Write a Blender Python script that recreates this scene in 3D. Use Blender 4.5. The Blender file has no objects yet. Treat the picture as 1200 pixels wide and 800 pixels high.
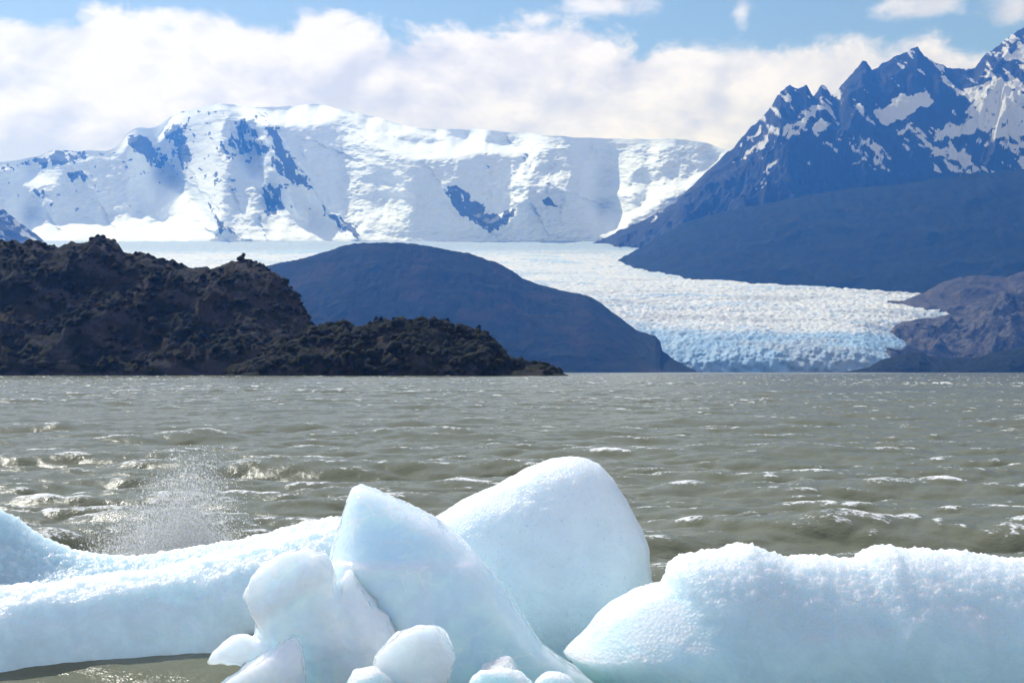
import bpy, math, random
import numpy as np
from mathutils import Vector

# ------------------------------------------------------------------ camera, sky, sun, exposure
scene = bpy.context.scene
R = math.radians
F = 1648.0            # focal length in pixels of the 1200 px wide photograph
H = 2.0               # eye height above the lake
YH = 435.5            # horizon row

cam_d = bpy.data.cameras.new("camera")
cam_d.sensor_width = 36.0
cam_d.lens = 36.0 * F / 1200.0
cam_d.shift_y = (YH - 400.0) / 1200.0
cam_d.clip_start = 0.1
cam_d.clip_end = 80000.0
cam = bpy.data.objects.new("camera", cam_d)
cam.location = (0, 0, H)
cam.rotation_euler = (R(90), 0, 0)
scene.collection.objects.link(cam)
scene.camera = cam

SUN_EL, SUN_AZ = R(47), R(-36)          # azimuth measured from +Y (view direction), negative = left
TO_SUN = Vector((math.sin(SUN_AZ) * math.cos(SUN_EL), math.cos(SUN_AZ) * math.cos(SUN_EL), math.sin(SUN_EL)))
sun_d = bpy.data.lights.new("sun", 'SUN')
sun_d.energy = 4.0
sun_d.angle = R(0.53)
sun_d.color = (0.83, 0.86, 1.0)     # reaches the lake slightly warm after the blue haze above it
sun = bpy.data.objects.new("sun", sun_d)
sun.rotation_euler = (-TO_SUN).to_track_quat('-Z', 'Y').to_euler()
sun.location = (0, 0, 50)
scene.collection.objects.link(sun)

scene.view_settings.view_transform = 'Standard'
scene.view_settings.look = 'None'
scene.view_settings.exposure = 0.48
scene.view_settings.gamma = 1.0
scene.view_settings.use_curve_mapping = False
scene.render.engine = 'CYCLES'
cy = scene.cycles
cy.max_bounces = 8
cy.diffuse_bounces = 3
cy.glossy_bounces = 3
cy.transmission_bounces = 4
cy.volume_bounces = 0
cy.transparent_max_bounces = 8
cy.use_denoising = True
cy.sample_clamp_indirect = 6.0
cy.caustics_reflective = False
cy.caustics_refractive = False


class NT:
    """small helper for building node trees"""
    def __init__(self, tree):
        self.t = tree
        self.n = tree.nodes
        self.l = tree.links

    def new(self, kind, **kw):
        nd = self.n.new(kind)
        for k, v in kw.items():
            setattr(nd, k, v)
        return nd

    def put(self, sock, v):
        if hasattr(v, 'links') or isinstance(v, bpy.types.NodeSocket):
            self.l.new(v, sock)
        elif v is not None:
            sock.default_value = v

    def m(self, op, a, b=None, c=None, clamp=False):
        nd = self.new('ShaderNodeMath', operation=op, use_clamp=clamp)
        self.put(nd.inputs[0], a)
        if b is not None:
            self.put(nd.inputs[1], b)
        if c is not None:
            self.put(nd.inputs[2], c)
        return nd.outputs[0]

    def ss(self, x, lo, hi):
        nd = self.new('ShaderNodeMapRange', interpolation_type='SMOOTHSTEP')
        self.put(nd.inputs[0], x)
        nd.inputs[1].default_value = lo
        nd.inputs[2].default_value = hi
        nd.inputs[3].default_value = 0.0
        nd.inputs[4].default_value = 1.0
        return nd.outputs[0]

    def mix(self, f, a, b):
        nd = self.new('ShaderNodeMix', data_type='RGBA')
        self.put(nd.inputs[0], f)
        for s, v in ((nd.inputs[6], a), (nd.inputs[7], b)):
            if isinstance(v, (tuple, list)):
                s.default_value = (v[0], v[1], v[2], 1.0)
            else:
                self.l.new(v, s)
        return nd.outputs[2]

    def noise(self, vec, scale, detail=4.0, rough=0.55, dist=0.0, dims='3D'):
        nd = self.new('ShaderNodeTexNoise', noise_dimensions=dims)
        if vec is not None:
            self.l.new(vec, nd.inputs['Vector'])
        nd.inputs['Scale'].default_value = scale
        nd.inputs['Detail'].default_value = detail
        nd.inputs['Roughness'].default_value = rough
        nd.inputs['Distortion'].default_value = dist
        return nd.outputs['Fac']

    def attr(self, name):
        return self.new('ShaderNodeAttribute', attribute_name=name).outputs['Fac']

    def xyz(self, x, y, z):
        nd = self.new('ShaderNodeCombineXYZ')
        for s, v in zip(nd.inputs, (x, y, z)):
            self.put(s, v)
        return nd.outputs[0]


# ---- world: Nishita sky with a cloud bank behind the ice field
def azq(px, py):
    a = math.atan((px - 600) / F)
    return a, (YH - py) / F * math.cos(a)


def build_world():
    w = bpy.data.worlds.new("World")
    scene.world = w
    w.use_nodes = True
    w.node_tree.nodes.clear()
    g = NT(w.node_tree)
    sky = g.new('ShaderNodeTexSky', sky_type='NISHITA')
    sky.sun_disc = False
    sky.sun_elevation = SUN_EL
    sky.sun_rotation = SUN_AZ
    sky.altitude = 200
    sky.air_density = 1.0
    sky.dust_density = 0.6
    sky.ozone_density = 1.6
    bg = g.new('ShaderNodeBackground')
    g.l.new(sky.outputs[0], bg.inputs[0])
    bg.inputs[1].default_value = SKY_STRENGTH
    tc = g.new('ShaderNodeTexCoord')
    sep = g.new('ShaderNodeSeparateXYZ')
    g.l.new(tc.outputs['Generated'], sep.inputs[0])
    x, y, z = sep.outputs
    az = g.m('ARCTAN2', x, y)
    hor = g.m('SQRT', g.m('ADD', g.m('MULTIPLY', x, x), g.m('MULTIPLY', y, y)))
    q = g.m('DIVIDE', z, g.m('MAXIMUM', hor, 0.02))
    # top edge of the bank
    ramp = g.new('ShaderNodeValToRGB')
    ramp.color_ramp.interpolation = 'B_SPLINE'
    pts = [(-300, 40), (-100, 10), (0, 16), (35, 12), (70, 34), (150, 22), (230, 26), (310, 36), (390, 14), (450, 34), (550, 44),
           (620, 24), (680, 22), (750, 50), (830, 58), (930, 62), (1060, 50), (1130, 52), (1200, 66), (1500, 40)]
    e = ramp.color_ramp.elements
    for i, (px, py) in enumerate(pts):
        a, qq = azq(px, py)
        pos = (a + 0.5)
        el = e[0] if i == 0 else (e[1] if i == 1 else e.new(pos))
        el.position = pos
        v = qq * 2
        el.color = (v, v, v, 1)
    g.l.new(g.m('ADD', az, 0.5), ramp.inputs[0])
    top = g.m('MULTIPLY', ramp.outputs[0], 0.5)
    p = g.xyz(az, g.m('MULTIPLY', q, 1.5), 0.37)
    puff = g.noise(p, 17, 9, 0.56, 0.25)
    big = g.noise(p, 6, 3, 0.5)
    d = g.m('SUBTRACT', top, q)
    d = g.m('ADD', d, g.m('MULTIPLY', g.m('SUBTRACT', puff, 0.5), 0.085))
    d = g.m('ADD', d, 0.004)
    bank = g.ss(d, -0.003, 0.012)
    # wisps above the bank: two real gaps of broken cloud and a general scatter higher up
    wis = None
    for (px, py, rx, ry, s) in ((715, 2, 75, 22, 1.0), (868, 18, 14, 26, 0.75), (1082, 10, 62, 20, 1.0), (1185, 8, 50, 26, 1.0), (585, 2, 60, 10, 0.35)):
        a, qq = azq(px, py)
        dx = g.m('DIVIDE', g.m('SUBTRACT', az, a), rx / F)
        dy = g.m('DIVIDE', g.m('SUBTRACT', q, qq), ry / F)
        r2 = g.m('ADD', g.m('MULTIPLY', dx, dx), g.m('MULTIPLY', dy, dy))
        v = g.m('MULTIPLY', g.m('EXPONENT', g.m('MULTIPLY', r2, -1.2)), s)
        wis = v if wis is None else g.m('MAXIMUM', wis, v)
    fine = g.noise(g.xyz(az, g.m('MULTIPLY', q, 1.7), 2.1), 24, 8, 0.6, 0.3)
    high = g.m('MULTIPLY', g.ss(q, 0.29, 0.42), 0.62)
    wis = g.m('MAXIMUM', wis, high)
    wisp = g.ss(g.m('ADD', wis, g.m('MULTIPLY', g.m('SUBTRACT', fine, 0.5), 1.7)), 0.32, 0.95)
    wisp = g.m('MULTIPLY', wisp, 0.9)
    alpha = g.m('MAXIMUM', bank, wisp, clamp=True)
    # cloud brightness: lit billows and thicker grey parts
    p2 = g.xyz(g.m('ADD', az, 0.012), g.m('MULTIPLY', g.m('SUBTRACT', q, 0.014), 1.5), 0.37)
    puff2 = g.noise(p2, 17, 9, 0.56, 0.25)
    lit = g.m('SUBTRACT', puff, puff2)
    sh = g.m('ADD', g.m('MULTIPLY', lit, 3.2), g.m('MULTIPLY', g.m('SUBTRACT', big, 0.5), 2.0))
    sh = g.m('ADD', sh, 0.66, clamp=True)
    ccol = g.mix(sh, (0.53, 0.535, 0.64), (0.79, 0.785, 0.90))
    cb = g.new('ShaderNodeBackground')
    g.l.new(ccol, cb.inputs[0])
    cb.inputs[1].default_value = CLOUD_STRENGTH
    mx = g.new('ShaderNodeMixShader')
    g.l.new(alpha, mx.inputs[0])
    g.l.new(bg.outputs[0], mx.inputs[1])
    g.l.new(cb.outputs[0], mx.inputs[2])
    out = g.new('ShaderNodeOutputWorld')
    g.l.new(mx.outputs[0], out.inputs[0])


SKY_STRENGTH = 0.068
CLOUD_STRENGTH = 0.9
build_world()


# ------------------------------------------------------------------ numpy helpers
class Perlin:
    def __init__(self, seed):
        r = np.random.RandomState(seed)
        p = r.permutation(256)
        self.p = np.concatenate([p, p, p]).astype(np.int32)
        g = r.normal(size=(256, 3))
        self.g = (g / np.linalg.norm(g, axis=1)[:, None]).astype(np.float32)

    def __call__(self, x, y, z=None):
        x = np.asarray(x, np.float32)
        y = np.asarray(y, np.float32)
        if z is None:
            z = np.full_like(x, 0.37)
        z = np.asarray(z, np.float32)
        xi, yi, zi = np.floor(x), np.floor(y), np.floor(z)
        xf, yf, zf = x - xi, y - yi, z - zi
        xi = xi.astype(np.int64) & 255
        yi = yi.astype(np.int64) & 255
        zi = zi.astype(np.int64) & 255
        f = lambda t: t * t * t * (t * (t * 6 - 15) + 10)
        u, v, w = f(xf), f(yf), f(zf)
        p, G = self.p, self.g

        def c(i, j, k):
            h = p[p[p[(xi + i) & 255] + ((yi + j) & 255)] + ((zi + k) & 255)]
            gg = G[h]
            return gg[..., 0] * (xf - i) + gg[..., 1] * (yf - j) + gg[..., 2] * (zf - k)
        l = lambda a, b, t: a + t * (b - a)
        return 1.5 * l(l(l(c(0, 0, 0), c(1, 0, 0), u), l(c(0, 1, 0), c(1, 1, 0), u), v),
                       l(l(c(0, 0, 1), c(1, 0, 1), u), l(c(0, 1, 1), c(1, 1, 1), u), v), w)


def fbm(P, x, y, z=None, octaves=5, gain=0.5, lac=2.03):
    a, s, t = 1.0, 0.0, 0.0
    for o in range(octaves):
        k = lac ** o
        s = s + a * P(x * k + o * 17.3, y * k - o * 9.1, None if z is None else z * k + o * 3.7)
        t += a
        a *= gain
    return s / t * 1.5


def ridged(P, x, y, octaves=6, gain=0.52, lac=2.05):
    a, s, t, prev = 1.0, 0.0, 0.0, 1.0
    for o in range(octaves):
        k = lac ** o
        n = 1.0 - np.abs(P(x * k + o * 31.7, y * k + o * 11.9))
        n = n * n
        s = s + a * n * prev
        prev = np.clip(n * 1.2, 0, 1)
        t += a
        a *= gain
    return s / t


def sstep(x, a, b):
    t = np.clip((x - a) / (b - a), 0, 1)
    return t * t * (3 - 2 * t)


def interp(pts, x):
    p = np.array(pts, float)
    return np.interp(x, p[:, 0], p[:, 1])


def smooth_interp(pts, x):
    """monotone-ish cubic through the points"""
    p = np.array(pts, float)
    xs, ys = p[:, 0], p[:, 1]
    m = np.gradient(ys, xs)
    i = np.clip(np.searchsorted(xs, x) - 1, 0, len(xs) - 2)
    h = xs[i + 1] - xs[i]
    t = np.clip((x - xs[i]) / h, 0, 1)
    h00 = 2 * t ** 3 - 3 * t ** 2 + 1
    h10 = t ** 3 - 2 * t ** 2 + t
    h01 = -2 * t ** 3 + 3 * t ** 2
    h11 = t ** 3 - t ** 2
    return h00 * ys[i] + h10 * h * m[i] + h01 * ys[i + 1] + h11 * h * m[i + 1]


def in_poly_sd(px, py, poly):
    """signed distance (negative inside) to a polygon"""
    d = np.full(px.shape, 1e18)
    s = np.ones(px.shape)
    n = len(poly)
    for i in range(n):
        ax, ay = poly[i]
        bx, by = poly[i - 1]
        ex, ey = bx - ax, by - ay
        wx, wy = px - ax, py - ay
        t = np.clip((wx * ex + wy * ey) / (ex * ex + ey * ey + 1e-12), 0, 1)
        d = np.minimum(d, (wx - ex * t) ** 2 + (wy - ey * t) ** 2)
        c1, c2, c3 = py >= ay, py < by, ex * wy > ey * wx
        s = np.where((c1 & c2 & c3) | (~c1 & ~c2 & ~c3), -s, s)
    return s * np.sqrt(d)


def mesh_obj(name, verts, faces, mat=None, attrs=None, smooth=True, parent=None):
    me = bpy.data.meshes.new(name)
    verts = np.asarray(verts, np.float32)
    faces = np.asarray(faces, np.int32)
    k = faces.shape[1]
    me.vertices.add(len(verts))
    me.vertices.foreach_set("co", verts.ravel())
    me.loops.add(faces.size)
    me.loops.foreach_set("vertex_index", faces.ravel())
    me.polygons.add(len(faces))
    me.polygons.foreach_set("loop_start", np.arange(0, faces.size, k, dtype=np.int32))
    me.polygons.foreach_set("loop_total", np.full(len(faces), k, np.int32))
    if smooth:
        me.polygons.foreach_set("use_smooth", np.ones(len(faces), bool))
    me.update(calc_edges=True)
    for an, av in (attrs or {}).items():
        at = me.attributes.new(an, 'FLOAT', 'POINT')
        at.data.foreach_set("value", np.asarray(av, np.float32).ravel())
    if mat:
        me.materials.append(mat)
    o = bpy.data.objects.new(name, me)
    scene.collection.objects.link(o)
    if parent:
        o.parent = parent
    return o


def grid_faces(nu, nv):
    """grid of nv rows by nu columns"""
    i = np.arange(nv * nu).reshape(nv, nu)
    a, b, c, d = i[:-1, :-1], i[:-1, 1:], i[1:, 1:], i[1:, :-1]
    return np.stack([a, b, c, d], -1).reshape(-1, 4)


def tag(o, label=None, cat=None, group=None, kind=None):
    if label:
        o['label'] = label
    if cat:
        o['category'] = cat
    if group:
        o['group'] = group
    if kind:
        o['kind'] = kind
    return o


def principled(name, color=(0.5, 0.5, 0.5), rough=0.9, spec=0.3):
    m = bpy.data.materials.new(name)
    m.use_nodes = True
    g = NT(m.node_tree)
    b = g.n["Principled BSDF"]
    b.inputs['Base Color'].default_value = (*color, 1)
    b.inputs['Roughness'].default_value = rough
    b.inputs['Specular IOR Level'].default_value = spec
    return m, g, b


def coord(g):
    return g.new('ShaderNodeTexCoord').outputs['Object']


def bump(g, b, h, strength, dist):
    nd = g.new('ShaderNodeBump')
    nd.inputs['Strength'].default_value = strength
    nd.inputs['Distance'].default_value = dist
    g.l.new(h, nd.inputs['Height'])
    g.l.new(nd.outputs[0], b.inputs['Normal'])


def pxu(X, Y):
    return 600 + F * X / Y


def pxv(Z, Y):
    return YH - (Z - H) * F / Y


def zof(v, Y):
    return H + (YH - v) * Y / F


def sheet(name, px0, px1, nu, Ys, zfun, mat, attrfun=None):
    """terrain sheet: zfun(X, Y) in world metres on a grid of bearings and distances"""
    a = (np.linspace(px0, px1, nu) - 600) / F
    Yg = np.asarray(Ys, float)[:, None] * np.ones((1, nu))
    Xg = a[None, :] * Yg
    Z = zfun(Xg, Yg)
    Xo, Yo = Xg, Yg
    if isinstance(Z, tuple):
        Xo, Yo, Z = Z
    at = attrfun(Xo, Yo, Z) if attrfun else {}
    v = np.stack([Xo, Yo, Z], -1).reshape(-1, 3)
    o = mesh_obj(name, v, grid_faces(nu, len(Ys)), mat, at)
    return o, Xo, Yo, Z


# ------------------------------------------------------------------ lake
def ocean_tile(N, L, peak, hs, wind, seed, spread=2.0, kmax=None):
    r = np.random.RandomState(seed)
    k1 = np.fft.fftfreq(N, 1.0 / N) * 2 * np.pi / L
    kx, ky = np.meshgrid(k1, k1, indexing='ij')
    k = np.hypot(kx, ky)
    k[0, 0] = 1e-6
    kp = 2 * np.pi / peak
    S = np.exp(-1.25 * (kp / k) ** 2) / k ** 4 * np.exp(-(k / (2 * np.pi / 0.22)) ** 2)
    wx, wy = wind
    wn = math.hypot(wx, wy)
    c = (kx * wx + ky * wy) / (k * wn)
    S = S * np.where(c > 0, np.abs(c) ** spread, 0.10 * np.abs(c) ** spread)
    S[0, 0] = 0
    h = np.sqrt(S) * (r.normal(size=(N, N)) + 1j * r.normal(size=(N, N)))
    f = lambda s: np.real(np.fft.ifft2(s))
    hz = f(h)
    sc = hs / 4 / hz.std()
    dx, dy = f(1j * kx / k * h) * sc, f(1j * ky / k * h) * sc
    jxx, jyy = f(-kx * kx / k * h) * sc, f(-ky * ky / k * h) * sc
    jxy = f(-kx * ky / k * h) * sc
    return hz * sc, dx, dy, jxx, jyy, jxy


def sample(t, X, Y, L):
    N = t.shape[0]
    u = (X / L % 1.0) * N
    v = (Y / L % 1.0) * N
    i, j = np.floor(u).astype(int), np.floor(v).astype(int)
    a, b = u - i, v - j
    i0, j0, i1, j1 = i % N, j % N, (i + 1) % N, (j + 1) % N
    return (t[i0, j0] * (1 - a) * (1 - b) + t[i1, j0] * a * (1 - b) + t[i0, j1] * (1 - a) * b + t[i1, j1] * a * b)


def water_material():
    m, g, b = principled("silty_water", (0.30, 0.30, 0.24), 0.12, 0.09)
    b.inputs['IOR'].default_value = 1.33
    co = coord(g)
    foam = g.attr("foam")
    n1 = g.noise(co, 7.0, 7, 0.70, 0.3)
    n2 = g.noise(co, 1.3, 4, 0.6)
    mpf = g.new('ShaderNodeMapping')
    mpf.inputs['Scale'].default_value = (0.7, 1.0, 1.0)
    g.l.new(co, mpf.inputs[0])
    n3 = g.noise(mpf.outputs[0], 26.0, 4, 0.7)
    f = g.m('ADD', foam, g.m('MULTIPLY', g.m('SUBTRACT', n1, 0.5), 1.5))
    f = g.m('ADD', f, g.m('MULTIPLY', g.m('SUBTRACT', n3, 0.5), 1.6))
    f = g.m('MULTIPLY', g.ss(f, 0.62, 0.95), 0.85)
    silt = g.mix(n2, (0.124, 0.130, 0.084), (0.172, 0.178, 0.126))
    col = g.mix(f, silt, (0.82, 0.83, 0.82))
    g.l.new(col, b.inputs['Base Color'])
    g.l.new(g.m('ADD', g.m('MULTIPLY', f, 0.5), 0.17), b.inputs['Roughness'])
    rip = g.noise(co, 8.0, 5, 0.62)
    mp = g.new('ShaderNodeMapping')
    mp.inputs['Scale'].default_value = (0.6, 1.6, 1.0)
    g.l.new(co, mp.inputs[0])
    rip2 = g.noise(mp.outputs[0], 14, 3, 0.6)
    bump(g, b, g.m('ADD', rip, g.m('MULTIPLY', rip2, 0.4)), 0.32, 0.06)
    return m


def build_lake():
    rr = [3.0]
    while rr[-1] < 9000:
        r = rr[-1]
        rr.append(r + max(0.035, min(0.0042 * r, 2.0 + 0.02 * r)))
    rr += [12000, 16000, 22000, 30000]
    rr = np.array(rr)
    th = np.concatenate([np.linspace(-80, -27, 60)[:-1], np.linspace(-27, 27, 1150), np.linspace(27, 80, 60)[1:]])
    th = np.radians(th)
    X = np.sin(th)[None, :] * rr[:, None]
    Y = np.cos(th)[None, :] * rr[:, None]
    P = Perlin(5)
    Z = np.zeros_like(X)
    DX = np.zeros_like(X)
    DY = np.zeros_like(X)
    JX = np.zeros_like(X)
    JY = np.zeros_like(X)
    JC = np.zeros_like(X)
    gust = 0.8 + 0.45 * fbm(P, X * 0.02, Y * 0.02, octaves=2)
    for (N, L, peak, hs, wind, seed, rot, chop, spr) in ((512, 83.0, 8.0, 0.43, (0.30, -1.0), 11, 0.0, 1.25, 9.0),
                                                   (512, 31.0, 2.8, 0.15, (-0.1, -1.0), 12, 0.25, 1.0, 6.0),
                                                   (512, 13.0, 1.0, 0.055, (0.1, -1.0), 13, -0.3, 1.0, 3.0)):
        h, dx, dy, jxx, jyy, jxy = ocean_tile(N, L, peak, hs, wind, seed, spr)
        c, s = math.cos(rot), math.sin(rot)
        U, V = c * X - s * Y, s * X + c * Y
        gust = gust * (1 if L > 20 else 1 - sstep(np.hypot(X, Y), 60, 140))
        Z += gust * sample(h, U, V, L)
        ddx, ddy = sample(dx, U, V, L) * chop * gust, sample(dy, U, V, L) * chop * gust
        DX += c * ddx + s * ddy
        DY += -s * ddx + c * ddy
        JX += chop * gust * sample(jxx, U, V, L)
        JY += chop * gust * sample(jyy, U, V, L)
        JC += chop * gust * sample(jxy, U, V, L)
    J = (1 + JX) * (1 + JY) - JC ** 2
    rg = rr[:, None] * np.ones_like(X)
    calm = 0.40 + 0.60 * sstep(rg, 9.0, 17.0)
    fade = calm * (1 - sstep(rg, 2500, 6000))
    Z = Z * fade
    Xd, Yd = X - DX * fade, Y - DY * fade
    foam = sstep(-J, -0.86, -0.36) * calm
    streak = fbm(P, X * 0.9, Y * 0.35, octaves=3)
    foam = np.clip(foam * (0.75 + 0.5 * streak), 0, 1.2) + 0.22 * sstep(fbm(P, X * .11 + 7, Y * .11, octaves=3), .05, .5) * sstep(fbm(P, X * .5, Y * .9, octaves=3), 0.0, .4)
    # surf washing along the back of the low berg
    s1 = np.exp(-(((X + 3.15) / 0.9) ** 2 + ((Y - 12.0) / 0.42) ** 2))
    foam += 0.75 * s1
    Z += 0.16 * s1
    lap = Y - (9.45 + (X + 3.46) * 0.33 + 0.05 * np.sin(X * 2.3))
    foam += 0.42 * np.exp(-((lap + 0.07) / 0.07) ** 2) * sstep(-X, 1.7, 2.4) * (0.5 + fbm(P, X * 3, Y * 3, octaves=2))
    s2 = np.exp(-(((X - 0.45) / 0.5) ** 2 + ((Y - 10.1) / 0.25) ** 2))
    v = np.stack([Xd, Yd, Z], -1).reshape(-1, 3)
    o = mesh_obj("lake_water", v, grid_faces(len(th), len(rr)), water_material(), {"foam": foam})
    return tag(o, "choppy grey green silty lake with small whitecaps", "lake", kind='structure')


build_lake()


# ------------------------------------------------------------------ far land
def noise_relief(seed, scale, oct_=7):
    P = Perlin(seed)
    Q = Perlin(seed + 77)

    def f(X, Y):
        wx = fbm(Q, X / scale * 0.7, Y / scale * 0.7, octaves=3) * scale * 0.35
        wy = fbm(Q, X / scale * 0.7 + 40, Y / scale * 0.7 + 9, octaves=3) * scale * 0.35
        return ridged(P, (X + wx) / scale, (Y + wy) / scale, oct_) - 0.45
    return f


def mountain_fn(crest, foot, Y0, Yr, Y1, shape=1.0, relief=None, amp=0.0, jag=0.0, cliff=None, back=0.9, smooth=False, seed=1, jagscale=60, shift=None):
    P = Perlin(seed + 300)

    def f(X, Y):
        u = pxu(X, Y)
        ci = smooth_interp(crest, u) if smooth else interp(crest, u)
        if shift:
            Y = Y - interp(shift, u)
            zc = zof(ci, Yr + interp(shift, u))
        else:
            zc = zof(ci, Yr)
        zf = interp(foot, u)
        t = np.clip((Y - Y0) / (Yr - Y0), 0, 1)
        s = shape(t) if callable(shape) else t ** shape
        z = zf + (zc - zf) * s
        tb = np.clip((Y - Yr) / (Y1 - Yr), 0, 1)
        z = z - (zc - zf) * back * tb ** 1.2
        if relief is not None:
            w = np.clip(t / 0.12, 0, 1) * (1 - np.exp(-np.abs(1 - t) * 5) * 0.9) if True else 1
            w = np.where(Y > Yr, 0.2, np.clip(t / 0.10, 0, 1) * np.clip((1 - t) * 3.0 + 0.12, 0, 1))
            z = z + relief(X, Y) * amp * w * np.clip((zc - zf) / (np.max(zc - zf) + 1e-6) * 1.6, 0.15, 1)
        if jag:
            z = z + jag * fbm(P, X / jagscale, Y / jagscale * 0.3, octaves=5, gain=0.6) * np.clip(t * 2, 0, 1)
        return z
    return f


def land_material(name, c1, c2, scale, c3=None, bstr=0.4, bdist=5.0):
    m, g, b = principled(name, c1, 0.95, 0.05)
    co = coord(g)
    n = g.noise(co, 1.0 / scale, 8, 0.62)
    col = g.mix(g.ss(n, 0.35, 0.65), c1, c2)
    if c3:
        n3 = g.noise(co, 0.31 / scale, 6, 0.6)
        col = g.mix(g.ss(n3, 0.52, 0.66), col, c3)
    g.l.new(col, b.inputs['Base Color'])
    bump(g, b, g.noise(co, 2.5 / scale, 6, 0.65), bstr, bdist)
    return m


def snow_material(name, rock1, rock2, scale, snow=(0.80, 0.86, 0.95), bdist=12):
    m, g, b = principled(name, snow, 0.9, 0.1)
    co = coord(g)
    n = g.noise(co, 1.0 / scale, 7, 0.65)
    s = g.ss(g.m('ADD', g.attr("snow"), g.m('MULTIPLY', g.m('SUBTRACT', n, 0.5), 0.95)), 0.43, 0.57)
    rock = g.mix(g.noise(co, 2.7 / scale, 6, 0.6), rock1, rock2)
    g.l.new(g.mix(s, rock, snow), b.inputs['Base Color'])
    bump(g, b, g.noise(co, 2.2 / scale, 6, 0.6), 0.5, bdist)
    return m


# --- snow massif
MASSIF_CREST = [(-400, 220), (-200, 212), (-60, 200), (0, 190), (40, 184), (60, 177), (100, 177), (140, 168), (150, 156), (185, 148), (205, 134),
                (235, 127), (265, 122), (290, 125), (312, 126), (340, 124), (370, 122), (400, 128), (440, 137), (480, 148), (560, 152), (640, 158),
                (700, 162), (760, 163), (800, 163), (835, 170), (870, 182), (1000, 215), (1300, 230)]
ROCKS = [([(200, 145), (212, 150), (224, 188), (215, 200), (203, 172), (192, 155)], 1),
         ([(150, 160), (163, 155), (178, 172), (194, 186), (192, 197), (175, 193), (160, 180)], 0.8),
         ([(266, 148), (280, 138), (300, 152), (312, 178), (303, 184), (284, 180), (268, 190), (262, 175)], 0.62),
         ([(314, 152), (322, 150), (330, 165), (348, 195), (368, 224), (356, 216), (346, 222), (332, 208), (318, 182)], 1.1),
         ([(305, 217), (326, 218), (336, 248), (318, 251), (308, 238)], 1),
         ([(376, 235), (384, 250), (398, 252), (415, 264), (420, 277), (410, 276), (396, 263), (380, 256)], 0.9),
         ([(243, 233), (252, 245), (264, 265), (284, 277), (262, 273), (250, 279), (256, 264)], 1),
         ([(0, 197), (48, 186), (75, 174), (104, 176), (106, 183), (72, 192), (40, 193), (0, 201)], 0.8),
         ([(76, 201), (92, 199), (112, 206), (100, 212), (84, 209)], 0.8),
         ([(38, 222), (52, 216), (54, 230), (42, 234)], 0.7),
         ([(78, 243), (96, 237), (92, 250), (82, 252)], 0.5),
         ([(522, 224), (532, 216), (540, 220), (558, 236), (572, 251), (588, 250), (600, 242), (602, 252), (586, 262), (570, 270), (556, 262), (534, 247)], 1.1),
         ([(632, 230), (650, 229), (654, 242), (640, 240)], 0.9),
         ([(236, 138), (243, 138), (243, 150), (235, 148)], 0.6),
         ([(612, 180), (618, 182), (615, 188), (609, 186)], 0.6),
         ([(569, 195), (573, 197), (572, 202), (568, 200)], 0.6),
         ([(180, 210), (194, 208), (190, 216), (183, 216)], 0.6),
         ([(325, 128), (345, 125), (350, 131), (338, 133)], 0.5)]
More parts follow.
